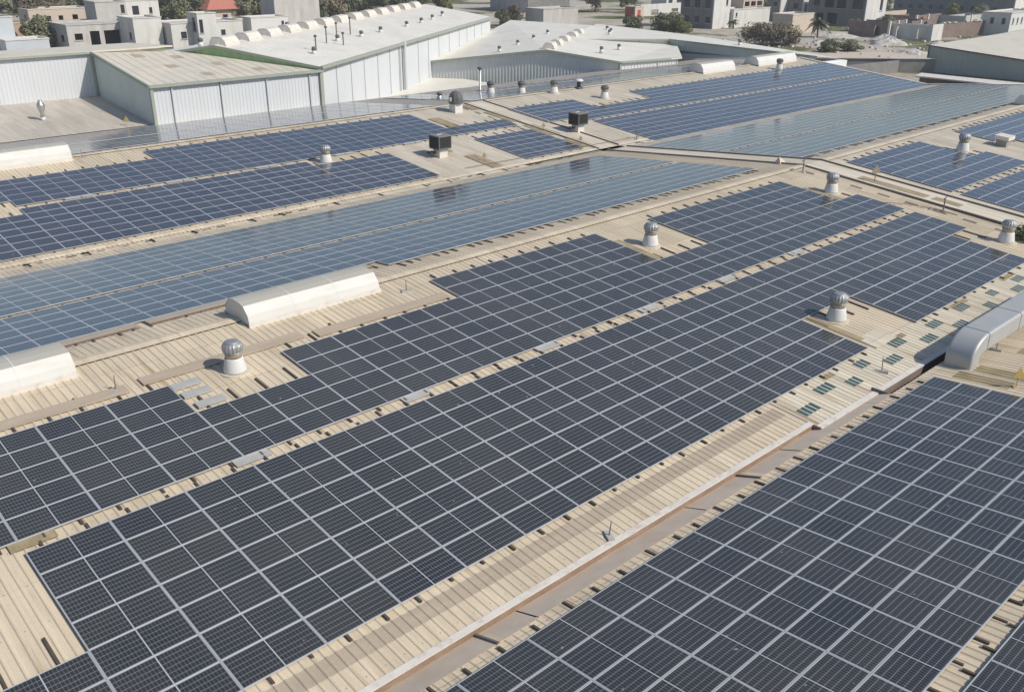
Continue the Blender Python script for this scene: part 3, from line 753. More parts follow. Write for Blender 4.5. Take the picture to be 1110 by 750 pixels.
# big galvanised duct rising out of the gutter and running along the roof
t = thing('exhaust_duct', 'large galvanised rectangular duct bending out of the roof at right', 'duct', (33.35, 11.45, rz(11.4)))
w = .62                                  # half width across y
def duct_path(s):                        # (x, z) of the centre line, local
    if s < .5: return (0, s*.7), (0, 1)
    a = (s-.5)/1.5*PI/2
    if s < 2.0: return (.85*(1-math.cos(a)), .35+.48*math.sin(a)), (math.sin(a), math.cos(a))
    return (.85+(s-2.0), .83), (1, 0)
def duct_mesh(s0, s1, n, hw, ht):
    m = MB(); secs = []
    for k in range(n+1):
        s = s0+(s1-s0)*k/n
        (cx, cz), (dx, dz) = duct_path(s)
        nx, nz = -dz, dx
        ring = []
        rc = min(.10, ht*.3)
        for qx, qy, a0 in ((1,1,0),(-1,1,90),(-1,-1,180),(1,-1,270)):
            for j in range(4):
                aa = math.radians(a0+30*j)
                u = qx*(ht-rc)+rc*math.cos(aa); v = qy*(hw-rc)+rc*math.sin(aa)
                ring.append((cx+nx*u, v, cz+nz*u))
        secs.append(ring)
    q = 16
    for sc_ in secs: m.v += sc_
    for k in range(n):
        for i in range(q):
            m.f.append((q*k+i, q*k+(i+1)%q, q*k+q+(i+1)%q, q*k+q+i)); m.m.append(0)
    m.f.append(tuple(range(q))); m.m.append(0); m.f.append(tuple(range(q*n+q-1, q*n-1, -1))); m.m.append(0)
    return m
duct_mesh(-.3, 2.0, 24, .50, .37).build('bend', M['duct'], t)
duct_mesh(2.0, 5.0, 1, .50, .37).build('straight_run', M['duct'], t)
duct_mesh(5.04, 8.0, 1, .50, .37).build('straight_run', M['duct'], t)
duct_mesh(8.04, 11.0, 1, .50, .37).build('straight_run', M['duct'], t)
for s in (.02, 2.0, 5.0, 8.0):
    duct_mesh(s-.02, s+.02, 1, .515, .385).build('flange', M['galv'], t)

# warning signs
def sign(label, x, y, s=1.0, tri=True, m='yellow', rz_=-.75):
    p = seat(x, y); s *= .78 if m == 'amber' else .95
    t = thing('warning_sign', label, 'sign', p, (0,0,rz_), 'triangular warning signs on the roof')
    MB().tube((0,0,-.05),(0,0,.62*s),.018*s, n=6).box(-.12,.12,-.10,.10,-.03,.05).build('post', M['amber' if m == 'yellow' else 'rod'], t)
    a = .21*s; zb = .36*s
    MB().add([(-a,-.02,zb),(a,-.02,zb),(0,-.02,zb+a*1.75),(-a,-.035,zb),(a,-.035,zb),(0,-.035,zb+a*1.75)], [(0,1,2),(5,4,3),(0,3,4,1),(1,4,5,2),(2,5,3,0)]).build('plate', M[m], t)
    return t
sign('yellow triangle warning sign beside the lower right array corner', 32.15, 9.1, 1.12)
sign('brown faded triangle sign on the tan sheet of the roof joint', 53.7, 25.6, 1.5, m='neck')
sign('small amber sign at the tan sheet left of the right cooler', 52.6, 53.2, 1.2, m='amber')
sign('small amber sign on the tan sheet in front of the right cooler', 52.4, 48.9, 1.2, m='amber')
sign('small amber sign on the tan sheet right of the left cooler', 42.7, 49.1, 1.2, m='amber')
p = Vector((29.6, 80.3, rz(80.3)))
t = thing('warning_sign', 'tiny amber sign on the pale roof left of the green trimmed shed', 'sign', p, (0,0,-.75), 'triangular warning signs on the roof')
MB().tube((0,0,-.05),(0,0,.7),.03,n=6).build('post', M['amber'], t)
MB().add([(-.28,0,.35),(.28,0,.35),(0,0,.85),(-.28,.02,.35),(.28,.02,.35),(0,.02,.85)], [(0,1,2),(5,4,3),(0,3,4,1),(1,4,5,2),(2,5,3,0)]).build('plate', M['amber'], t)
# folded cardboard like offcut at the joint
p = seat(52.6, 31.5)
t = MB().add([(-.4,-.25,.0),(.4,-.15,.0),(-.25,.3,.0),(-.2,0,.42),(.6,.1,.05)], [(0,1,3),(1,4,3),(2,3,4),(0,3,2),(0,2,4,1)]).build('sheet_offcut', M['sand'], loc=p+Vector((0,0,.05)))
tag(t, 'crumpled buff sheet offcut lying at the roof joint', 'offcut')

# lightning rods and pipe stands
def rod(label, x, y, h=.55, base=True):
    p = seat(x, y)
    t = thing('lightning_rod', label, 'rod', p, (R()*.1,R()*.1,R()*3), 'lightning rods on the roof')
    MB().tube((0,0,0),(0,0,h),.022,.012,n=6).build('rod', M['rod'], t)
    MB().box(-.22,.22,-.09,.09,-.03,.07).build('base_block', M['grey'], t)
rod('short dark rod standing on the left walkway sheet', 8.45, 27.45)
rod('short rod on a grey block on the eave strip, lower middle', 15.6, 13.05, .5)
rod('short rod on the cream strip beside teal glazing', 30.65, 13.15, .6)
rod('short rod beside the right end of the near barrel ventilator', 20.5, 28.4, .5)
rod('tall thin rod standing between the big duct and the right edge', 35.4, 11.0, .9)
rod('rod by the second ridge barrel ventilator at left', 19.9, 62.6, .6)
rod('rod at the far end of the roof verge', 106.9, 59.5, 1.0)
def stand(label, x, y):
    p = seat(x, y)
    t = thing('pipe_stand', label, 'stand', p, (0,0,.2), 'pipe stands at the roof joint')
    MB().tube((0,0,0),(0,0,.75),.035,n=8).build('post', M['rod'], t)
    MB().tube((-.28,0,.75),(.28,0,.75),.04,n=8).build('crossbar', M['rod'], t)
    MB().box(-.2,.2,-.15,.15,-.03,.06).build('foot', M['grey'], t)
stand('grey T shaped stand at the crest of the roof joint', 51.3, 29.1)
stand('grey T shaped stand beside the bent conduit at the array end', 51.9, 20.5)
stand('low grey stand in the valley by the joint', 57.7, 47.7)
# three galvanised planks by the left turbine vent
for (x, y, lb) in ((10.3, 26.5, 'farthest'), (10.36, 25.85, 'middle'), (10.46, 25.1, 'nearest')):
    p = seat(x, y)
    o = MB().box(-.47,.47,-.17,.17,0,.03).box(-.47,.47,-.17,-.14,-.04,0).box(-.47,.47,.14,.17,-.04,0).build('steel_plank', M['galv' if lb == 'x' else 'grey'], loc=p+Vector((0,0,.075)), rot=slope_rot(20))
    tag(o, f'grey steel plank at the left array step, {lb} of three', 'plank', 'steel planks left of the turbine vent')
# leafy clump standing in for a cast shadow by the right edge vent
def leaf_blob(n, rx, ry, rz0, size, seed, clumps=None):
    rr = random.Random(seed); m = MB()
    if clumps is None: clumps = [((rr.random()-.5)*1.3*rx, (rr.random()-.5)*1.3*ry, (rr.random()-.35)*1.2*rz0, .35+.3*rr.random()) for _ in range(14)]
    for _ in range(n):
        cx, cy, cz, cr = rr.choice(clumps)
        while True:
            d = Vector((rr.uniform(-1,1), rr.uniform(-1,1), rr.uniform(-1,1)))
            if .15 < d.length < 1: break
        d = d.normalized()*(d.length**.45)
        c = Vector((cx+d.x*cr*rx, cy+d.y*cr*ry, cz+d.z*cr*rz0))
        nrm = (d+Vector((rr.uniform(-.8,.8), rr.uniform(-.8,.8), rr.uniform(-.3,.9)))).normalized()
        u = nrm.orthogonal().normalized(); v = nrm.cross(u); a = rr.random()*6.28
        u, v = u*math.cos(a)+v*math.sin(a), v*math.cos(a)-u*math.sin(a)
        s = size*(.6+.8*rr.random())
        m.add([c-u*s*.5, c+v*s*.32, c+u*s*.5, c-v*s*.32], [(0,1,2,3)])
    return m
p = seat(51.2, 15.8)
t = thing('shadow_clump', 'dark leafy clump standing in for a cast shadow beside the right edge turbine vent', 'shadow stand-in', p)
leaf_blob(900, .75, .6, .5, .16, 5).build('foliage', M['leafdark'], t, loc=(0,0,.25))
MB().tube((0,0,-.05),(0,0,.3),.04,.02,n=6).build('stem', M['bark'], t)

# ------------------------------------------------------------------ sheds behind the factory
def V(x, y, z): return Vector((x, y, z+ZC))
def corr_wall(p0, p1, z0, zt0, zt1, period=.36, depth=.04, flat=False):
    """vertical cladding from p0 to p1 (xy), bottom z0, top zt0->zt1 (may be a list of (t, z) points); outward normal to the right of p0->p1"""
    m = MB(); d = Vector((p1[0]-p0[0], p1[1]-p0[1])); L = d.length; d /= L; n = Vector((d.y, -d.x))
    tops = zt0 if isinstance(zt0, list) else [(0, zt0), (1, zt1)]
    def top(t):
        for (a, za), (b, zb) in zip(tops, tops[1:]):
            if t <= b+1e-9: return za+(zb-za)*(t-a)/(b-a)
        return tops[-1][1]
    pts = []; s = 0
    if flat: pts = [(t*L, 0) for t, _ in tops]
    else:
        while s < L:
            for ds, dd in ((0,0),(.5*period,0),(.6*period,depth),(.9*period,depth)):
                if s+ds < L: pts.append((s+ds, dd))
            s += period
        pts.append((L, 0))
    lo = []; hi = []
    for s, dd in pts:
        x = p0[0]+d.x*s+n.x*dd; y = p0[1]+d.y*s+n.y*dd
        lo.append((x, y, z0)); hi.append((x, y, top(s/L)))
    k = len(pts)
    m.add(lo+hi, [(i, i+1, k+i+1, k+i) for i in range(k-1)])
    return m
def bar(m, a, b, w=.15, h=.2):           # beam of w x h between two points
    a = Vector(a); b = Vector(b); d = (b-a).normalized()
    side = d.cross(Vector((0,0,1)));
    if side.length < .01: side = Vector((1,0,0))
    side.normalize(); up = side.cross(d)
    vs = [p+side*sx*w/2+up*sz*h/2 for p in (a, b) for sx, sz in ((-1,-1),(1,-1),(1,1),(-1,1))]
    m.add(vs, [(0,1,2,3),(7,6,5,4),(0,4,5,1),(1,5,6,2),(2,6,7,3),(3,7,4,0)]); return m
c33, s33 = .830, .558                    # direction of the skewed sheds
# low shed with green trim
t = thing('low_shed', 'low white clad shed with green trim and beige monopitch roof', 'shed', (31.6, 79.2, 0))
def rel(t_, m): 
    o = t_.location
    m.v = [(x-o[0], y-o[1], z-o[2]) for x, y, z in m.v]; return m
zf = ZC-11.0; zb_ = ZC-9.25
A_, B_, C_, D_ = (31.6,79.2), (48.25,79.2), (41.4,89.4), (31.6,91.4)
rel(t, corr_wall(A_, B_, 0, zf-.1, zf-.1, .34, .02)).build('front_wall', M['wallwhite'], t)
rel(t, corr_wall((31.6,91.4), A_, 0, zb_-.1, zf-.1, .34, .02)).build('side_wall', M['wallgreen'], t)
m = MB(); m.slab([(31.45,78.95,zf),(48.40,78.95,zf-.03),(40.2,91.3,zb_-.45)], .10); m.slab([(31.45,78.95,zf),(40.2,91.3,zb_-.45),(31.45,91.6,zb_+.03)], .10)
rel(t, m).build('roof', M['shedroof'], t)
seam = MB()
for k in range(17):
    x = 32.2+.95*k; y1 = min(91.3, 78.95+(48.3-x)*1.5) if x > 40.2 else 91.4
    za = zf+.012; u = (y1-78.95)/12.35; v = max(0, (x-31.45-u*8.75)/16.95)
    zb2 = zf+u*(zb_-.45-zf)-.03*v+.012 if x >= 40.0 else zb_-.45*(x-31.45)/8.75+.02
    bar(seam, (x,79,za), (x,y1,zb2), .03, .012)
rel(t, seam).build('roof_seam', M['shedroof'], t)
m = MB()
bar(m, (31.42,78.9,zf-.06), (48.2,78.9,zf-.06), .12, .26); bar(m, (31.40,78.9,zf-.06), (31.40,91.4,zb_-.03), .14, .28)
bar(m, (31.62,79.1,2.4), (31.62,79.1,zf-.1), .26, .26); bar(m, (31.52,91.3,2.4), (31.52,91.3,zb_), .2, .2)
bar(m, (48.15,79.05,2.4), (48.15,79.05,zf-.1), .3, .2)
rel(t, m).build('trim', M['trim'], t)
for x in (33.4, 37.9, 42.4, 46.9):
    rel(t, bar(MB(), (x,79.1,2.4), (x,79.1,zf-.2), .10, .12)).build('downpipe', M['greywall'], t)
for x, f in ((34.6,.80),(35.9,.45),(37.4,.13),(38.0,.74),(40.2,.42),(42.6,.14)):
    y = 79.2+12.2*f
    def rl(x, y):
        u = (y-78.95)/(91.3-78.95); v = (x-31.45-u*(40.2-31.45))/(48.4-31.45)
        return (x, y, zf+u*(zb_-.45-zf)-.03*v+.012 if v >= 0 else zf+u*(zb_-.45-zf)+.012-v*.0+(31.45+8.75*u-x)/8.75*.48)
    rel(t, MB().slab([rl(x,y), rl(x+1.0,y), rl(x+1.0,y+1.3), rl(x,y+1.3)], .03)).build('rooflight', M['tan'], t)
# white shed left
t = thing('white_shed', 'white corrugated shed wall at the left edge behind the pale roof', 'shed', (10, 91.45, 0))
rel(t, corr_wall((-20,91.45), (31.6,91.45), 0, ZC-9.35, ZC-9.28, .34, .02)).build('front_wall', M['wallwhite'], t)
rel(t, MB().slab([(-20.2,91.2,ZC-9.3),(39.2,91.2,ZC-9.1),(36.6,95.4,ZC-9.0),(-20.2,96.5,ZC-9.12)], .14)).build('roof', M['shedroof'], t)
rel(t, MB().slab([(-20.2,96.5,ZC-9.13),(36.6,95.4,ZC-9.01),(33,101.5,ZC-9.7),(-20,112,ZC-10.6)], .12)).build('roof', M['shedroof'], t)
rel(t, bar(MB(), (-20.2,91.15,ZC-9.38), (31.5,91.15,ZC-9.26), .1, .2)).build('trim', M['trim'], t)
rel(t, MB().box(-20, 30, 111.5, 111.8, 0, ZC-10.7)).build('back_wall', M['wallwhite'], t)
# big skewed shed
P0 = Vector((48.1, 79.2)); d_ = Vector((c33, s33)); e_ = Vector((-s33, c33))
def pt(a, b, z): q = P0+d_*a+e_*b; return (q.x, q.y, z)
ZE, ZR = ZC-10.72, ZC-9.02
LEN, HW = 64.5, 10.85
t = thing('big_shed', 'large white shed with a row of barrel ventilators along its ridge', 'shed', (P0.x, P0.y, 0))
rel(t, corr_wall(pt(0,0,0)[:2], pt(LEN,0,0)[:2], 0, ZE-.1, ZE+.2, 3.75, .015)).build('side_wall', M['wallwhite'], t)
gz = [(0, ZE-.1), (.5, ZR-.1), (1, ZE-.1)]
rel(t, corr_wall(pt(0.02,2*HW,0)[:2], pt(.02,0,0)[:2], 0, gz, 0, .7, .04)).build('gable_wall', M['green'], t)
rel(t, corr_wall(pt(LEN,0,0)[:2], pt(LEN,2*HW,0)[:2], 0, [(0,ZE+.15),(.5,ZR+.2),(1,ZE+.15)], 0, .7, .04)).build('gable_wall', M['wallwhite'], t)
o_ = .22
rel(t, MB().slab([pt(-.15,-.3,ZE), pt(LEN+.2,-.3,ZE+.30), pt(LEN+.2,HW,ZR+.30), pt(-.15,HW,ZR)], .12)).build('roof_slope', M['bigroof'], t)
rel(t, MB().slab([pt(-.15,HW,ZR), pt(LEN+.2,HW,ZR+.30), pt(LEN+.2,2*HW+.3,ZE+.30), pt(-.15,2*HW+.3,ZE)], .12)).build('roof_slope', M['bigroof'], t)
seam = MB()
for k in range(66):
    a = .4+k*.975; bar(seam, pt(a,-.25,ZE+.30*a/LEN+.01), pt(a,HW,ZR+.30*a/LEN+.01), .03, .016)
rel(t, seam).build('roof_seam', M['bigroof'], t)
m = MB(); bar(m, pt(-.2,-.36,ZE-.05), pt(LEN+.2,-.36,ZE+.26), .22, .30); bar(m, pt(-.17,-.3,ZE-.1), pt(-.17,HW,ZR-.1), .08, .24); bar(m, pt(-.17,HW,ZR-.1), pt(-.17,2*HW,ZE-.1), .08, .24)
bar(m, pt(.05,-.15,1.5), pt(.05,-.15,ZE), .25, .25)
rel(t, m).build('trim', M['trim'], t)
k = 0
for a in (3.9, 7.6, 11.2, 15.2, 19.0, 29.0, 33.0, 37.5, 42.2, 47.0, 51.0, 55.0, 59.0):
    z = ZE-.1+.3*a/LEN
    rel(t, bar(MB(), pt(a,-.06,1.6), pt(a,-.06,z), .05, .05)).build('cladding_joint', M['greywall'], t)
rel(t, MB().tube(pt(23.2,-.35,1.5), pt(23.2,-.35,ZE+.25), .21, n=12)).build('downpipe', M['greywall'], t)
rel(t, MB().tube(pt(22.0,-.2,1.5), pt(22.0,-.2,ZE+.1), .09, n=8)).build('downpipe', M['greywall'], t)
rot33 = math.atan2(s33, c33)
ords = ['nearest','second','third','fourth','fifth','sixth','seventh','eighth','ninth','tenth','eleventh','twelfth','farthest']
for k in range(13):
    a = 2.0+k*4.75
    x, y, z = pt(a, HW, ZR+.30*a/LEN-.1)
    ridge_ventilator('ridge_ventilator', f'white barrel ventilator on the big shed ridge, {ords[k]} from the green gable' if k else 'white barrel ventilator on the big shed ridge, right above the green gable',
                     0, 2.7, 0, 0, .88, .78, 'barrel ventilators along the big shed ridge', 'flash', rot33, (x, y, z))
# vents on the big shed roof
def shed_vent(label, pos, s=1.0, group='small vents on the shed roofs'):
    t = thing('shed_vent', label, 'roof vent', pos, (0,0,R()*3), group)
    MB().lathe([(.36,-.1),(.34,.35),(.22,.5)], 16).build('base', M['white'], t, True)
    MB().lathe([(.20,.48),(.32,.6),(.34,.8),(.24,.98),(.02,1.02)], 20, flute=[1,.93,.92,.94,1]).build('turbine_head', M['charcoal'], t)
    t.scale = (s*.78,)*3
    return t
def pole(label, pos, h):
    t = thing('vent_pipe', label, 'pipe', pos, (0,0,0), 'thin vent pipes on the big shed')
    MB().tube((0,0,-.1),(0,0,h),.07,n=10).build('pipe', M['rod'], t)
    MB().lathe([(.16,h-.1),(.17,h+.05),(.05,h+.12)], 12).build('cap', M['charcoal'], t, True)
def big_z(a, b): return ZE+.30*a/LEN+(ZR-ZE)*b/HW
names = ['nearest the skewed eave corner','second along','third along','fourth along','fifth along','sixth along','seventh along','last before the far gable']
for k, (a, b) in enumerate(((5.6,3.0),(15.5,4.7),(21.5,4.3),(27.5,4.2),(36.5,4.0),(42.5,4.0),(48,4.2),(54,4.6))):
    shed_vent(f'dark topped vent on the big shed roof, {names[k]}', pt(a, b, big_z(a, b)), .95)
for k, (a, b, h, n) in enumerate(((7.4,3.6,1.5,'first'),(13.0,4.9,1.7,'second'),(13.8,3.3,1.3,'third'),(19.0,6.3,1.4,'fourth'),(21.6,5.7,1.9,'tallest'))):
    pole(f'thin grey vent pipe on the big shed roof, {n} from the green gable' if n != 'tallest' else 'thin grey vent pipe on the big shed roof, tallest and farthest', pt(a, b, big_z(a, b)), h)
shed_vent('dark topped vent beyond the big shed ridge above the green gable', pt(1.0, HW+2.0, ZR-.25), 1.0)
shed_vent('dark topped vent beyond the big shed ridge behind the fourth barrel', pt(20.0, HW+2.0, ZR-.1), 1.0)
# mid shed with grey gable
t = thing('gable_shed', 'low grey corrugated gable shed with cream roof beyond the yard', 'shed', (76.5, 98.25, 0))
G0, G1, GR = (76.5,98.25), (90.17,77.92), (84.94,85.69)
z0, zr_, z1 = ZC-13.80, ZC-12.00, ZC-13.16
rel(t, corr_wall(G0, G1, 0, [(0,z0-.1),(.618,zr_-.1),(1,z1-.1)], 0, .42, .03)).build('gable_wall', M['greywall'], t)
rel(t, corr_wall(G1, (99.2,76.0), 0, z1-.1, z1-.1, .5, .05)).build('side_wall', M['wallwhite'], t)
far = Vector((c33, s33))
def off(p, a): return (p[0]+far.x*a, p[1]+far.y*a)
ra = off(GR, 37); 
rel(t, MB().slab([(*off(G0,-.2),z0),(*off(GR,-.2),zr_),(ra[0],ra[1],zr_+.2),(*off(G0,44),z0+2.0)], .12)).build('roof_slope', M['midroof'], t)
rel(t, MB().slab([(*off(GR,-.2),zr_),(G1[0]-.1,G1[1]-.25,z1),(99.6,75.6,z1),(114.0,87.7,z1-.1),(ra[0],ra[1],zr_+.2)], .12)).build('roof_slope', M['midroof'], t)
m = MB(); bar(m, (*off(G0,-.25),z0-.1), (*off(GR,-.25),zr_-.08), .08, .25); bar(m, (*off(GR,-.25),zr_-.08), (G1[0]-.2,G1[1]-.15,z1-.1), .08, .25)
bar(m, (G1[0],G1[1]-.3,z1-.08), (99.6,75.7,z1-.08), .15, .22); bar(m, (G1[0],G1[1]-.05,1.5), (G1[0],G1[1]-.05,z1), .3, .3)
rel(t, m).build('trim', M['trim'], t)
for x in (96.0, 99.1): rel(t, bar(MB(), (x,76.6-(x-96)*.2,1.5), (x,76.6-(x-96)*.2,z1-.2), .12, .12)).build('downpipe', M['greywall'], t)
for k, (a, n) in enumerate(((2.5,'nearest'),(7.0,'second'),(12.5,'third'),(19.0,'fourth'),(24.0,'farthest'))):
    q = off(GR, a)
    ridge_ventilator('ridge_ventilator', f'small squat ventilator on the grey gable shed ridge, {n}', 0, 2.4, 0, 0, .75, .7, 'squat ventilators on gable shed', 'flash', rot33, (q[0], q[1], zr_-.02))
for k, (p, q, n) in enumerate(((3,.55,'nearest the gable on the left slope'),(9,.62,'second on the left slope'),(15,.68,'third on the left slope'),(22,.72,'farthest on the left slope'))):
    b0 = off(G0, p); b1 = off(GR, p); x = b0[0]+(b1[0]-b0[0])*q; y = b0[1]+(b1[1]-b0[1])*q
    shed_vent(f'dark topped vent on the cream shed roof, {n}', (x, y, z0+(zr_-z0)*q+.06*p*(1-q)), .9)
shed_vent('dark topped vent on the cream shed roof, near the right eave', (92.3, 83.0, z1+.55), .95)
shed_vent('dark topped vent on the cream shed roof, right slope behind', (98.0, 85.0, z1+.35), .95)
# third shed
t = thing('skewed_shed', 'white walled shed with a long cream roof and shaded gable behind', 'shed', (112.3, 87.8, 0))
K = (112.3,87.8); zk = ZC-12.5; zl = ZC-11.5; zf2 = ZC-12.95
rel(t, corr_wall((101.0,94.0), K, 0, ZC-12.35, zk-.1, .9, .03)).build('front_wall', M['wallwhite'], t)
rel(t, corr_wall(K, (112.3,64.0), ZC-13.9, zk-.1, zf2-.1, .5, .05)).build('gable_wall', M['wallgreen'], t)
rel(t, corr_wall((112.36,87.7), (112.36,64.0), ZC-14.35, ZC-13.9, ZC-13.45, .5, .05)).build('gable_band', M['concrete_and_shade'], t)
rel(t, corr_wall((112.32,87.7), (112.32,64.0), 0, ZC-14.35, ZC-13.45, .5, .05)).build('gable_base', M['bluewall'], t)
def rp(x, y): return (x, y, ZC-12.5-.0078*(x-112.3)+.019*(y-87.8))
rel(t, MB().slab([rp(100.7,93.9), rp(112.0,87.6), rp(112.0,63.6), rp(113.4,61.4), rp(115.2,67.6), rp(118.5,80), rp(121.0,91.8), rp(121.8,111), rp(117,107.5)], .14)).build('roof', M['midroof'], t)
m = MB(); bar(m, rp(100.6,93.8), rp(112.0,87.5), .12, .2); bar(m, rp(111.95,87.6), rp(111.95,63.6), .12, .22); bar(m, (112.3,87.75,1.5), (112.3,87.75,zk), .3, .3)
rel(t, m).build('trim', M['trim'], t)
for x in (104.0, 108.2): rel(t, bar(MB(), (x,93.9-(x-101)*.55,2), (x,93.9-(x-101)*.55,ZC-12.4), .12, .1)).build('downpipe', M['greywall'], t)
for k, (x, y, n) in enumerate(((109.5,97,'nearest its white wall'),(111.5,98.5,'second'),(114.0,101.5,'third'),(115.0,77.5,'alone on the right part'))):
    shed_vent(f'dark vent on the long cream roof, {n}', rp(x, y), .95)
# right shed and its canopy
t = thing('right_shed', 'large grey shed with pale roof at the right edge', 'shed', (145.6, 64.2, 0))
def rq(x, y): return (x, y, ZC-13.65+.000*(x-145)-.075*(64.2-y)+.028*(x-145.6))
rel(t, corr_wall((145.6,64.2), (146.4,30.0), 0, rq(145.6,64.2)[2]-.1, rq(146.4,30)[2]-.1, .8, .02)).build('side_wall', M['dgreywall'], t)
rel(t, corr_wall((190,62.5), (145.6,64.2), 0, rq(190,62.5)[2]-.1, rq(145.6,64.2)[2]-.1, .8, .02)).build('back_wall', M['dgreywall'], t)
rel(t, MB().slab([rq(145.3,64.5), rq(146.2,29.8), rq(197,29), rq(197,61)], .14)).build('roof', M['shedroof'], t)
m = MB(); bar(m, rq(145.25,64.5), rq(146.1,29.8), .1, .2); bar(m, (145.55,64.25,1.0), (145.55,64.25,ZC-13.7), .15, .15)
rel(t, m).build('trim', M['charcoal'], t)
for k, (x, y, n) in enumerate(((160,50,'left'),(172,47,'right'))):
    pass
t = thing('canopy', 'narrow pale canopy along the foot of the right grey shed', 'canopy', (130, 50, 0))
rel(t, MB().slab([(129.0,58.2,1.35),(131.6,58.6,1.5),(130.8,28,1.5),(128.2,28,1.35)], .16)).build('roof', M['flash'], t)
rel(t, MB().box(129.6, 129.9, 28.5, 57.8, 0, 1.32)).build('wall', M['brick'], t)  # dark wall added in place of the shadow under the canopy
for y in (57, 50, 43, 36): rel(t, MB().tube((130.4,y,0),(130.4,y,1.4),.1,n=8)).build('post', M['rod'], t)
t = thing('boundary_wall', 'grey boundary wall with pale coping left of the right shed', 'wall', (150, 75, 0))
rel(t, bar(MB(), (126.5,81.5,.98), (145.2,63.0,.98), .3, 1.96)).build('wall', M['concrete_and_shade'], t)  # shade on the facing side put into the dark wall colour
rel(t, bar(MB(), (126.5,81.4,2.06), (145.2,62.9,2.06), .5, .14)).build('coping', M['flash'], t)
t = thing('low_wall', 'low dark wall below the end of the blue arrays', 'wall', (120, 70, 0))
rel(t, bar(MB(), (112.5,70.5,.9), (141,66.6,.9), .4, 1.8)).build('wall', M['concrete_and_shade'], t)
t = thing('parapet_panel', 'bright white triangular parapet panel at the roof end', 'wall', (110, 62, 0))
rel(t, MB().add([(108.3,64.3,ZC-14.2),(116.8,62.0,ZC-14.6),(116.8,62.0,ZC-13.55),(108.5,64.6,ZC-13.95),(108.3,65.3,ZC-14.2),(116.8,63.0,ZC-14.6),(116.8,63.0,ZC-13.55),(108.5,65.6,ZC-13.95)], [(0,1,2,3),(7,6,5,4),(3,2,6,7),(1,5,6,2),(0,3,7,4)])).build('panel', M['bright'], t)

# ------------------------------------------------------------------ town behind
def facade(m, axis, u0, u1, w, z0, z1, th, holes):
    """wall in the plane axis='x' (runs along x at y=w) or 'y' (runs along y at x=w), with rectangular holes (u0,u1,z0,z1)"""
    us = sorted({u0, u1} | {min(max(h[0],u0),u1) for h in holes} | {min(max(h[1],u0),u1) for h in holes})
    zs = sorted({z0, z1} | {min(max(h[2],z0),z1) for h in holes} | {min(max(h[3],z0),z1) for h in holes})
    for a, b in zip(us, us[1:]):
        for c, d in zip(zs, zs[1:]):
            um, zm = (a+b)/2, (c+d)/2
            if any(h[0] < um < h[1] and h[2] < zm < h[3] for h in holes): continue
            if axis == 'x': m.box(a, b, w, w+th, c, d)
            else: m.box(w, w+th, a, b, c, d)
def building(name, label, cat, x, y, dx, dy, h, front=(), left=(), wall='plaster', left_wall=None, roof='concrete', panes=True, parapet=.3, rot=0, storeys=None):
    """near corner at (x, y); front faces -y, left faces -x; openings in metres (from, to, z0, z1)"""
    t = thing(name, label, cat, (x, y, 0), (0,0,rot))
    th = .28
    m = MB(); facade(m, 'x', 0, dx, 0, 0, h, th, front); m.box(th, dx-th, dy-th, dy, 0, h); m.box(dx-th, dx, th, dy, 0, h)
    wf = m.build('wall', M[wall], t)
    m = MB(); facade(m, 'y', th, dy, 0, 0, h, th, left); wl = m.build('wall', M[left_wall or wall], t)
    MB().box(th, dx-th, th, dy-th, h-.35, h-.12).build('roof', M[roof], t)
    cp = MB(); cp.box(-.10, dx+.10, -.10, .22, h+.003, h+.16); cp.box(-.10, .22, .22, dy+.10, h+.003, h+.16); cp.box(.22, dx+.10, dy-.22, dy+.10, h+.003, h+.16); cp.box(dx-.22, dx+.10, .22, dy-.22, h+.003, h+.16)
    cp.build('coping', M['concrete' if wall in ('concrete', 'concrete_and_shade') else 'flash'], t)
    for a, b, c, d in front:
        if c > .8: MB().box(a-.12, b+.12, -.14, -.003, c-.12, c).build('sill', M['concrete'], wf)
    for a, b, c, d in left:
        if c > .8: MB().box(-.14, -.003, a-.12, b+.12, c-.12, c).build('sill', M['concrete'], wl)
    for s in (storeys or ()): MB().box(th, dx-th, th, dy-th, s-.12, s+.12).build('floor_slab', M['concrete'], t)
    if panes:
        for a, b, c, d in front: MB().box(a-.02, b+.02, .16, .2, c-.02, d+.02).build('window', M['glass'], wf)
        for a, b, c, d in left: MB().box(.16, .2, a-.02, b+.02, c-.02, d+.02).build('window', M['glass'], wl)
    return t
building('white_hall', 'plain pale hall with blank walls at the left edge', 'building', 30.0, 176, 18.8, 9, 6.1, wall='bluewall', left_wall='bluewall', roof='white')
building('white_annex', 'small blank white annex below the plain pale hall', 'building', 46.0, 172.2, 6.8, 5, 2.7, wall='bluewall', roof='white')
building('grey_house', 'unfinished grey concrete house with wide dark openings and blank right wing', 'house', 58.0, 178.6, 12.6, 9, 4.1, front=((1.2,2.6,1.6,2.7),(3.9,5.6,.2,3.0),(6.4,9.6,.2,3.0),(10.6,11.9,.2,2.6)), left=((2,4,1.2,2.4),), wall='concrete', panes=False)
building('roof_room', 'grey block room on the flat roof of the unfinished grey house', 'house', 71.2, 200.0, 6.2, 6.0, 6.6, front=((5.0,5.8,4.4,6.0),), wall='concrete')
building('roof_room', 'stair block with round dark opening on the unfinished grey house', 'house', 79.3, 205.0, 7.0, 5.0, 6.4, front=((1.2,2.6,3.6,5.4),(4.8,5.5,3.8,5.0)), wall='plaster')
building('blank_house', 'tall blank plaster wall house beside the unfinished grey house', 'house', 67.4, 172.2, 5.2, 7, 5.2, wall='plaster', left=((1.5,2.6,1.5,2.8),))
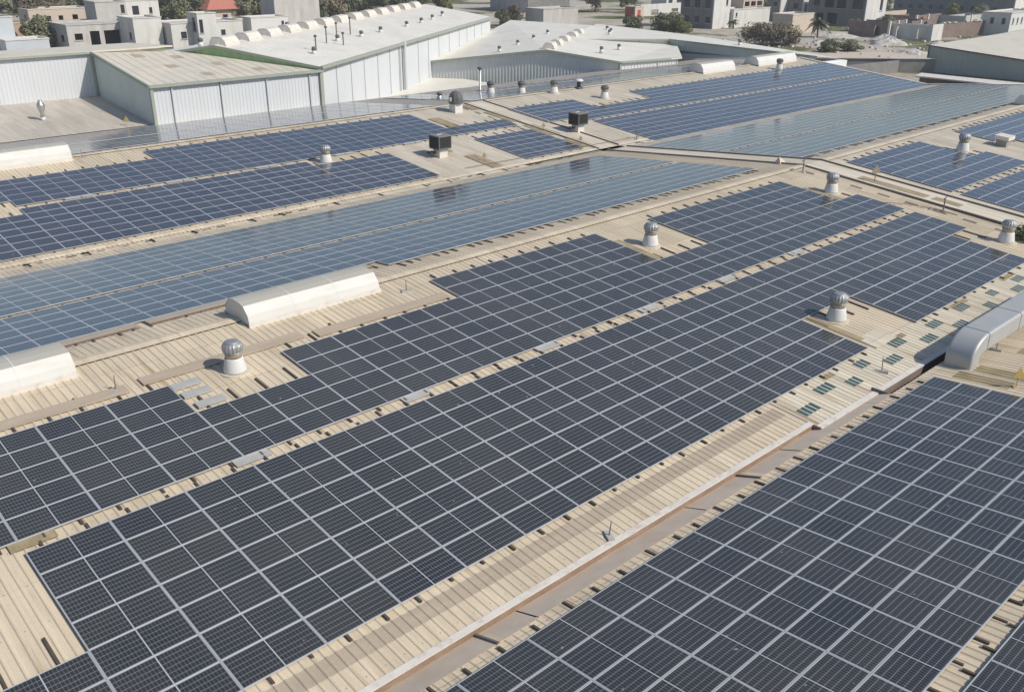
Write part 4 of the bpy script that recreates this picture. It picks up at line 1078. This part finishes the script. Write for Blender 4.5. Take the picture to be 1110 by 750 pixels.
building('beige_house', 'low pale plaster house with small brown window and dark doorway', 'house', 73.0, 169.4, 14.0, 8, 4.2, front=((1.7,2.8,1.6,2.8),(9.5,10.4,1.8,2.8)), wall='plaster')
building('stair_tower', 'narrow plaster stair tower with tall dark doorway', 'house', 77.0, 167.0, 3.6, 4.0, 5.9, left=((.9,2.2,2.8,5.2),), front=((.3,1.0,2.6,4.9),), wall='plaster')
building('white_house', 'small white roof house left of the ridge barrels', 'house', 88.6, 183.0, 5.4, 4, 3.4, front=((1.2,2.0,1.6,2.8),(3.6,4.2,1.8,2.7)), wall='plaster')
building('white_house', 'small white roof house between red pavilion and grey block', 'house', 95.2, 181.6, 8.5, 5, 3.6, front=((6.9,7.5,1.6,2.8),), wall='white')
t = thing('pavilion', 'pavilion with red tiled hipped roof', 'pavilion', (101.0, 207.0, 0))
m = MB(); facade(m, 'x', -4.2, 4.2, -3.4, 0, 4.2, .25, ((-1,.2,1.4,3.0),(2.2,3.2,1.2,3.6))); m.box(-4.2,4.2,3.2,3.4,0,4.2); m.box(-4.2,-3.95,-3.15,3.2,0,4.2); m.box(3.95,4.2,-3.15,3.2,0,4.2); m.build('wall', M['sand'], t)
MB().add([(-5,-4.2,4.1),(5,-4.2,4.1),(5,4.2,4.1),(-5,4.2,4.1),(-1.4,0,7.0),(1.4,0,7.0)], [(0,1,5,4),(1,2,5),(2,3,4,5),(3,0,4),(0,3,2,1)]).build('roof', M['tile'], t)
MB().box(-1,.2,-3.3,-3.25,1.4,3.0).build('window', M['glass'], t)
b = building('grey_block', 'bare grey block house with a small stair tower', 'house', 103.8, 187.0, 11.0, 6, 7.3, front=(), wall='concrete')
m = MB(); facade(m, 'x', 4.9, 7.2, .3, 7.31, 10.4, .25, ((5.2,5.9,7.4,9.2),)); m.box(4.9,5.15,.55,2.6,7.31,10.4); m.box(6.95,7.2,.55,2.6,7.31,10.4); m.box(5.15,6.95,2.35,2.6,7.31,10.4); m.box(5.15,6.95,.55,2.35,10.1,10.3)
m.build('stair_tower', M['concrete'], b)
building('beach_house', 'sandy one storey house with arched dark openings near the sea', 'house', 66.8, 228.5, 13.0, 7, 4.0, front=((1.4,2.6,.6,2.8),(3.6,4.6,.6,2.6),(6.2,7.2,1.6,2.6),(9.2,10.4,.6,2.7)), left=((2,3.4,.3,2.8),), wall='sand', panes=False)
t = thing('retaining_wall', 'long sandstone retaining wall below the sandy house', 'wall', (58, 205, 0))
MB().box(-9, 16, -.4, .4, 0, 3.0).build('wall', M['cutstone'], t); MB().box(-9.1, 16.1, -.5, .5, 3.01, 3.25).build('coping', M['sand'], t)
b = building('block_building', 'tall grey unfinished block building with dark upper openings', 'building', 190.4, 199.8, 17, 16, 9.5, left=((1,3.0,6.9,9.0),(4.4,6.2,6.9,9.0),(8,10,6.9,9.0),(11.5,14.5,6.9,9.0)), front=((6.4,7.6,5.2,8.8),), wall='concrete_and_shade', left_wall='concrete', panes=False)
building('roofless_house', 'low roofless grey wall house right below the tall grey block', 'house', 158.0, 160.5, 11.6, 6, 3.9, wall='concrete', roof='rubble')
b = building('kiosk', 'small dark red cabin with bright red door', 'cabin', 195.1, 164.3, 3.4, 3.4, 2.9, wall='sand', left_wall='red', front=(), panes=False)
MB().box(1.0,2.2,-.05,-.01,.2,2.2).build('door', M['red'], b)
building('white_villa', 'white roofed villa at the top edge', 'house', 238.4, 188.5, 9, 6, 3.8, front=((1,3,1,2.6),(5,7.5,1,2.6)), wall='white')
t = thing('garden_wall', 'long pale garden wall with a low arch', 'wall', (205, 169, 0))
m = MB(); facade(m, 'x', -2, 17, 0, 0, 3.0, .3, ((2.5,5.5,.2,1.6),(11.2,14.2,.2,1.6))); m.build('wall', M['plaster'], t)
def openings(n, u0, du, w, z0, z1): return tuple((u0+i*du, u0+i*du+w, z0, z1) for i in range(n))
building('apartment_block', 'white apartment block with shade-darkened left face and dark balconies, cut by the top edge', 'building', 184.7, 132.3, 6.4, 9.4, 11.5,
         left=openings(3,.8,3.0,1.3,1.2,2.6)+openings(3,.9,3.0,1.5,4.4,6.2)+openings(3,.9,3.0,1.5,7.6,9.4), front=((4.6,5.4,5.0,6.2),), wall='plaster', left_wall='concrete_and_shade', storeys=(3.5,6.9))  # left face in shade, painted with a darker wall
building('terrace_house', 'long low white terrace right of the apartment block', 'house', 191.4, 131.4, 15.0, 5.5, 3.9, wall='plaster', front=((.8,1.5,2.4,3.3),))
building('roof_frame', 'open concrete frame on the white terrace', 'house', 200.0, 134.8, 8.5, 4.5, 5.6, front=((.5,2.6,4.2,5.3),(3.1,5.2,4.2,5.3),(5.7,8,4.2,5.3)), wall='sand', panes=False)
building('cube_house', 'white cube house with shade-darkened left face, left of two above the brown bush', 'house', 216.0, 134.6, 4.6, 3.4, 5.4, left=((1,2,3.6,4.6),), front=((3.6,4.2,1.5,4.6),), wall='plaster', left_wall='concrete_and_shade')  # darker left wall carries the shade on that face
building('cube_house', 'white cube house with shade-darkened left face, right of two above the brown bush', 'house', 219.0, 130.0, 6.0, 5.0, 5.6, left=((1.5,2.8,3.0,4.4),), front=((.8,1.8,1.0,4.4),(4.4,5.2,2,4.4)), wall='white', left_wall='concrete_and_shade')  # shade on the left face put into its wall colour
building('yard_wall_house', 'pale blank courtyard wall left of the palm tree', 'house', 187.5, 113.5, 8.6, 5, 3.9, wall='sand')
building('two_storey_house', 'unfinished two storey house with dark balconies and pale side wall', 'house', 217.2, 112.4, 9.8, 15.2, 7.0,
         left=((.9,3.6,3.9,6.2),(5.2,7.6,3.9,6.2),(8.4,10.8,3.9,6.2),(12.2,13.8,4.2,5.6),(7.2,9.8,.3,2.8),(10.8,12.8,.3,2.6)), front=((6.6,8.0,3.4,6.3),), wall='plaster', left_wall='concrete_and_shade', panes=False, storeys=(3.4,))  # left wall painted dark for the shade on it
def ruin(label, x, y, dx, dy, h, wall, cols=(), left=(), front=()):
    t = thing('roofless_ruin', label, 'ruin', (x, y, 0))
    m = MB(); facade(m, 'x', 0, dx, 0, 0, h, .25, front); facade(m, 'y', .25, dy, 0, 0, h*.95, .25, left); m.box(.25,dx,dy-.25,dy,0,h*.8); m.box(dx-.25,dx,.25,dy-.25,0,h*.9)
    m.box(dx*.5,dx*.5+.2,.25,dy-.25,0,h*.75); m.box(.25,dx-.25,dy*.5,dy*.5+.2,0,h*.7)
    m.build('wall', M[wall], t)
    for cx, cy in cols: MB().box(cx-.22,cx+.22,cy-.22,cy+.22,0,h+.15).build('column', M['plaster'], t)
    return t
ruin('roofless brick ruin with white columns in front of the pale side wall', 194.2, 94.8, 7.0, 9, 3.3, 'brick', ((0,0),(3.4,-.1),(7.0,0)), left=((2,3.2,.4,2.4),), front=((1,2.6,.2,2.6),))
ruin('roofless brick ruin with white door frames and a pale end wall', 195.4, 86.2, 4.8, 11, 3.1, 'plaster', (), left=((1.5,3,.2,2.4),(6,7.5,.2,2.4)))
ruin('low brown brick ruin nearest the big apartment building', 226, 104, 13, 8, 2.7, 'brick', ((0,0),(6,0)), front=((2,3.5,.2,2.2),))
ruin('low brown brick ruin behind the white columns', 209, 97, 12, 7, 2.6, 'brick', ((4,0),), front=((6,7.5,.2,2.2),))
ruin('low broken block enclosure on the waste ground', 236, 118, 14, 8, 2.4, 'sand', ())
ruin('pale broken enclosure below the green verge', 238, 97.5, 16, 7, 2.5, 'concrete', ((3,0),(9,0)))
building('big_apartment', 'large apartment building with shade-darkened left face and small square windows at top right', 'building', 270.9, 99.0, 24, 33, 13.5,
         left=openings(11,1.4,2.9,1.1,1.6,2.8)+openings(11,1.4,2.9,1.2,5.4,7.0)+openings(11,1.4,2.9,1.2,9.0,10.6), front=openings(6,1.6,3.6,1.2,1.6,2.8)+openings(6,1.6,3.6,1.2,5.4,7.0)+openings(6,1.6,3.6,1.2,9,10.6), wall='plaster', left_wall='concrete_and_shade', storeys=(4.2,8))  # shaded left face painted in by a darker wall material
building('white_row_house', 'white house with a row of small windows above the right shed', 'house', 219.5, 80.5, 16.0, 6, 4.6, front=openings(5,1.2,2.4,.8,2.4,3.6), left=openings(2,1,2.4,.8,2.4,3.6), wall='white')
t = thing('boundary_wall', 'long brown brick wall running behind the right shed', 'wall', (199.5, 84.0, 0))
bar(MB(), (0,4.6,1.45), (27,.8,1.45), .3, 2.9).build('wall', M['brick'], t)
m = MB(); rr = random.Random(4)
for k in range(16):
    u = rr.random(); m.box(26*u, 26*u+1.2*rr.random()+.4, 4.6-3.8*u-.3, 4.6-3.8*u+.3, 2.93, 3.05+.3*rr.random())
m.build('coping', M['plaster'], t)
building('far_house', 'tiny pale house among the greenery left of the big apartment', 'house', 262, 140, 10, 6, 3.4, front=((1,2,1,2.2),(5,6,1,2.2)), wall='plaster')
building('far_house', 'tiny grey flat house above the two storey house', 'house', 244, 143, 9, 6, 3.2, front=((2,3.2,1,2.2),), wall='concrete')
building('far_house', 'pale blocky house above the open concrete frame', 'house', 226, 160, 11, 7, 3.4, front=((2,3.2,1,2.2),(6,7.2,1,2.2)), wall='plaster')
# rubble heaps
def heap(label, x, y, r, h, seed):
    rr = random.Random(seed); m = MB(); n = 16; rings = 4
    vs = []
    for k in range(rings):
        for i in range(n):
            q = r*(1-k/rings)*(.75+.5*rr.random()); vs.append((q*math.cos(2*PI*i/n), q*math.sin(2*PI*i/n), h*(k/rings)**.9*(.8+.35*rr.random())-(.1 if k == 0 else 0)))
    vs.append((0,0,h))
    fs = [(k*n+i, k*n+(i+1)%n, (k+1)*n+(i+1)%n, (k+1)*n+i) for k in range(rings-1) for i in range(n)]+[((rings-1)*n+i, (rings-1)*n+(i+1)%n, rings*n) for i in range(n)]
    tag(m.add(vs, fs).build('rubble_heap', M['rubble'], loc=(x, y, 0)), label, 'rubble')
heap('pale rubble heap in front of the white columned ruin', 186.5, 91.8, 3.0, 1.6, 1)
heap('larger pale rubble heap right of the dark hedge', 182.0, 88.3, 3.6, 1.7, 2)
heap('low spread of pale rubble left of the ruins', 190.0, 104.0, 4.5, .9, 3)
heap('low pale spoil heap right of the palm tree', 176.0, 98.0, 4.0, .7, 4)
heap('brownish spoil heap near the corner of the right shed', 169.0, 77.5, 3.2, .9, 5)
heap('small broken stone heap before the pale end wall', 186.0, 80.5, 2.4, 1.1, 6)
m = MB(); rr = random.Random(9)
for k in range(700):
    a = rr.random(); x = 150+110*rr.random(); y = 70+(x-150)*.35+(rr.random()-.25)*55; s = .10+.32*rr.random()**3
    if x < 158 and y < 92: continue
    m.box(x-s, x+s, y-s*.7, y+s*.7, -.05, s*.9)
tag(m.build('scattered_rubble', M['rubble']), 'scattered pale stones over the waste ground between the ruins', 'rubble', kind='stuff')
tag(MB().add([(130,84,.05),(147,65.5,.05),(166,69.5,.05),(172,78,.05),(150,98,.05)], [(0,1,2,3,4)]).build('dirt_track', M['sand']), kind='structure')
tag(MB().add([(228,126,.05),(236,93,.05),(268,97,.05),(266,134,.05)], [(0,1,2,3)]).build('green_verge', M['grass']), kind='structure')

# ------------------------------------------------------------------ trees and bushes
def tree_mesh(seed, rx, rzz, n, size):
    rr = random.Random(seed)
    cl = []
    for _ in range(18):
        a = rr.random()*6.28; q = rr.random()**.6; z = rr.uniform(-.75, .9)
        k = math.sqrt(max(.1, 1-z*z))
        cl.append((rx*.78*q*k*math.cos(a), rx*.78*q*k*math.sin(a), rzz*.8*z, .26+.2*rr.random()))
    return leaf_blob(n, rx, rx, rzz, size, seed+50, cl)
CROWN = [tree_mesh(s, 3.2, 3.2, 3000, .46).mesh('tree_crown', M['leaf']) for s in (1,2,3,4)]
def trunk_mesh(seed):
    rr = random.Random(seed); m = MB()
    m.tube((0,0,-.2),(.15,.1,1.4),.26,.17,n=8)
    for k in range(5):
        a = k*1.26+rr.random(); m.tube((.15,.1,1.2+.15*k),(.15+1.9*math.cos(a), .1+1.9*math.sin(a), 3.0+rr.random()*1.2),.10,.035,n=6)
    return m.mesh('tree_trunk', M['bark'])
TRUNK = [trunk_mesh(s) for s in (1,2)]
LEAFM = {'olive':'leaf','dark':'leafdark','yellow':'leafyellow','brown':'leafbrown'}
CV = {}
for k, nm in LEAFM.items():
    for i, me in enumerate(CROWN):
        c = me.copy(); c.materials[0] = M[nm]; CV[(k, i)] = c
def tree(label, x, y, s, kind='olive', sz=1.0, i=None):
    t = thing('tree', label, 'tree', (x, y, 0), (0,0,R()*6.28), 'trees behind the town')
    i = int(R()*4) if i is None else i
    link('trunk', TRUNK[i%2], t); link('crown', CV[(kind, i)], t, (0,0,3.3*sz))
    t.scale = (s, s, s*(.95+.15*R()))
    return t
tree('olive tree cut off by the left picture edge, behind the pale hall', 69, 256, 1.15, 'olive')
tree('reddish brown dry tree behind the plain pale hall', 70.0, 236, 1.25, 'brown')
tree('second dry tree leaning right beside the reddish one', 76.5, 240, 1.05, 'brown')
L_ = [('above the right end of the sandy house',86,238,1.15,'dark'),('left of the unfinished house roof room',92,240,1.2,'olive'),('directly behind the roof room',90,226,1.15,'olive'),
      ('behind the round stair block',95,228,1.25,'olive'),('behind the blank plaster wall',98.5,222,1.2,'dark'),('left of the red pavilion, farther back',102,236,1.35,'dark'),
      ('just behind the red pavilion roof',109,226,1.3,'dark'),('right of the red pavilion',107.5,212,1.2,'dark'),('between pavilion and grey block',111.5,209,1.25,'olive'),
      ('left side of the bare grey block',114,204,1.15,'dark'),('behind the bare grey block',121,212,1.3,'olive'),('right of the bare grey block',121,200,1.2,'dark'),
      ('dry one right of the bare grey block',127.5,201,1.15,'brown'),('above the fifth shed barrel',133,203,1.2,'dark'),('above the middle shed barrels',140,207,1.25,'dark'),
      ('above the eighth shed barrel',147,211,1.25,'olive'),('above the tenth shed barrel',154.5,214,1.25,'dark'),('above the last shed barrels',162,218,1.25,'olive'),
      ('behind the grey block row, far back',129,228,1.3,'olive'),('far back behind the middle barrels',146,233,1.3,'olive'),('far back left of the pavilion',88,252,1.3,'olive')]
L_ += [('above the roof of the sandy house',80,247,1.2,'olive'),('first behind the roof room corner',84,222,1.15,'dark'),('second behind the blank wall',94,214,1.15,'olive'),
      ('above the pale plaster house',91,206,1.0,'dark'),('left of the pavilion wall',95.5,210,1.15,'dark'),('far back above the pavilion',112,240,1.4,'olive'),('between pavilion and its right neighbour',105,204,.9,'olive'),
      ('far back above the grey block stair tower',122,228,1.35,'dark'),('low down above the sixth shed barrel',138,198,1.05,'olive'),('low down above the ninth shed barrel',150,203,1.05,'dark'),
      ('far back above the twelfth barrel',168,236,1.3,'dark'),('far back above the last barrel',178,232,1.3,'olive'),('behind the yellow green tree',172,226,1.2,'olive')]
for n, x, y, s, k in L_: tree(f'leafy {"dry brownish" if k=="brown" else k+" green"} tree {n}', x, y, s, k)
tree('yellow green tree above the far end of the big shed', 166, 208, 1.0, 'yellow')
tree('yellow green tree beside the tall grey block', 172, 214, .9, 'yellow')
tree('bare brownish tree right of the tall grey block', 208, 190, 1.1, 'brown')
tree('reddish shrubby tree at the corner of the roofless grey house', 155, 167.5, .72, 'brown')
tree('dark green tree at the end of the big white shed', 149.5, 165, .62, 'dark')
tree('dark green tree behind the red cabin', 222, 190, .9, 'dark')
tree('dark green tree by the garden wall', 233, 176, .8, 'olive')
tree('olive tree left of the big apartment', 258, 128, .75, 'olive')
tree('olive tree at the foot of the big apartment front', 264, 112, .6, 'yellow')
tree('olive tree right at the big apartment corner', 262, 104, .6, 'olive')
def bush(label, x, y, sx, sy, sz, kind):
    t = thing('bush', label, 'bush', (x, y, 0), (0,0,R()*6), 'bushes around the town')
    i = int(R()*4)
    link('foliage', CV[(kind, i)], t, (0,0,2.2)); MB().tube((0,0,-.1),(0,0,2.2),.15,.08,n=6).build('stem', M['bark'], t)
    t.scale = (sx, sy, sz); return t
t = thing('bush', 'big rounded brown dry bush behind the cream shed roof', 'bush', (163.0, 103.0, 0), (0,0,-.6), 'bushes around the town')
rr = random.Random(3)
cl = [(rr.uniform(-4.6,4.6), rr.uniform(-2.4,2.4), rr.uniform(-1.3,1.5), .34+.2*rr.random()) for _ in range(60)]
cl = [c for c in cl if (c[0]/5.2)**2+(c[2]/2.2)**2 < 1]
leaf_blob(11000, 4.6, 3.6, 2.2, .34, 8, cl).build('foliage', M['leafbrown'], t, loc=(0,0,1.9))
for k in range(5): MB().tube((-3+1.5*k,0,-.1),(-3.4+1.7*k,.3,2.4),.09,.04,n=6).build('stem', M['bark'], t)
bush('green bush at the left end of the shrub row behind the cream roof', 165.5, 139.5, .9, .9, .65, 'olive')
bush('green bush second in the shrub row behind the cream roof', 169, 134.5, .9, .9, .75, 'olive')
bush('yellow bush at the right end of the shrub row', 168.5, 129.5, .95, .95, .6, 'yellow')
bush('dark bush behind the shrub row', 176, 137, .9, .9, .7, 'dark')
bush('low dark green hedge, left part, before the rubble', 160.0, 88.8, .8, .8, .42, 'dark')
bush('low dark green hedge, right part, before the rubble', 164.5, 87.0, .8, .8, .36, 'dark')
bush('round olive bush before the pale side wall', 219.5, 108.0, .75, .75, .55, 'olive')
bush('dull green bush below the sandstone retaining wall', 55.5, 186.5, 1.0, 1.0, .95, 'olive')
bush('dull olive bush beside the white annex', 57.0, 189.5, .9, .9, 1.0, 'olive')
bush('dry bush under the retaining wall at left', 51.0, 192, .9, .9, .75, 'yellow')
bush('small green bush before the two storey house', 205.0, 108, .6, .6, .5, 'olive')
bush('green scrub at the top edge above the cube houses', 250, 160, 1.6, 1.6, .7, 'olive')
bush('green scrub at the top edge above the two storey house', 262, 152, 1.8, 1.8, .7, 'yellow')
bush('small weed bush between ruins', 213, 104, .6, .6, .4, 'olive')
def palm(label, x, y, h, s):
    t = thing('palm_tree', label, 'palm', (x, y, 0), (0,0,1), 'palm trees')
    MB().tube((0,0,-.2),(.2,.1,h),.2,.14,n=8).build('trunk', M['bark'], t)
    rr = random.Random(int(x)); m = MB()
    for k in range(26):
        a = rr.random()*6.28; el = rr.uniform(-.35, 1.2); L = s*(.8+.35*rr.random())
        p = Vector((.2,.1,h)); q = None; pts = [p]
        for j in range(1,6):
            f = j/5; r_h = L*f*math.cos(el*(1-.2*f)); z = L*f*math.sin(el)-L*.55*f*f
            pts.append(Vector((.2+r_h*math.cos(a), .1+r_h*math.sin(a), h+z)))
        sd = Vector((-math.sin(a), math.cos(a), 0))
        for j in range(5):
            w0 = (.08,.30,.36,.30,.18,.02)
            m.add([pts[j]-sd*w0[j]+Vector((0,0,-.12)), pts[j], pts[j+1], pts[j+1]-sd*w0[j+1]+Vector((0,0,-.12))], [(0,1,2,3)])
            m.add([pts[j], pts[j]+sd*w0[j]+Vector((0,0,-.12)), pts[j+1]+sd*w0[j+1]+Vector((0,0,-.12)), pts[j+1]], [(0,1,2,3)])
    m.build('fronds', M['leafdark'], t)
palm('bushy palm tree standing before the two storey house', 184.7, 105.5, 2.9, 2.9)
palm('small palm beside the apartment block', 189.2, 129.6, 1.5, 1.5)

# ------------------------------------------------------------------ air
hm = bpy.data.materials.new('dusty_air'); hm.use_nodes = True
hn = hm.node_tree; hn.nodes.remove(hn.nodes['Principled BSDF'])
hv = hn.nodes.new('ShaderNodeVolumePrincipled'); hv.inputs['Color'].default_value = (.93,.95,1,1); hv.inputs['Density'].default_value = .0004; hv.inputs['Anisotropy'].default_value = .2
hn.links.new(hv.outputs[0], hn.nodes['Material Output'].inputs['Volume'])
tag(MB().box(-910, 1510, -310, 1510, -1, 19.5).build('haze', hm), kind='stuff')

# ------------------------------------------------------------------ camera, light, sky
cam = bpy.data.cameras.new('camera'); co = bpy.data.objects.new('camera', cam); COL.objects.link(co)
cam.sensor_fit = 'HORIZONTAL'; cam.sensor_width = 36; cam.lens = 995.387/1110*36; cam.clip_end = 4000; cam.clip_start = .1
r, d, f = (Vector(v) for v in CAMR)
mw = Matrix(((r.x, -d.x, -f.x, 0), (r.y, -d.y, -f.y, 0), (r.z, -d.z, -f.z, ZC), (0,0,0,1)))
co.matrix_world = mw
scene.camera = co
EL = math.radians(43); AZ = math.atan2(.42, -.91)         # azimuth from +y towards +x
sd = Vector((math.sin(AZ)*math.cos(EL), math.cos(AZ)*math.cos(EL), math.sin(EL)))
sun = bpy.data.lights.new('sun', 'SUN'); sun.energy = 4.0; sun.angle = math.radians(.53); sun.color = (1.0, .945, .855)
so = bpy.data.objects.new('sun', sun); COL.objects.link(so); so.rotation_euler = sd.to_track_quat('Z', 'Y').to_euler(); so.location = (0,-40,80)
w = bpy.data.worlds.new('World'); scene.world = w; w.use_nodes = True
nt = w.node_tree; bg = nt.nodes['Background']; bg.inputs['Strength'].default_value = .105
sky = nt.nodes.new('ShaderNodeTexSky'); sky.sky_type = 'NISHITA'; sky.sun_disc = False
sky.sun_elevation = EL; sky.sun_rotation = AZ; sky.air_density = 1.0; sky.dust_density = 1.0; sky.ozone_density = 2.5
nt.links.new(sky.outputs[0], bg.inputs['Color'])
scene.view_settings.view_transform = 'Standard'; scene.view_settings.look = 'None'; scene.view_settings.gamma = 1
scene.view_settings.exposure = 0.12
scene.render.engine = 'CYCLES'
cy = scene.cycles
cy.use_denoising = True
try: cy.denoiser = 'OPENIMAGEDENOISE'; cy.denoising_input_passes = 'RGB_ALBEDO_NORMAL'
except Exception: pass
cy.max_bounces = 6; cy.diffuse_bounces = 3; cy.glossy_bounces = 4; cy.transmission_bounces = 2
cy.sample_clamp_indirect = 6
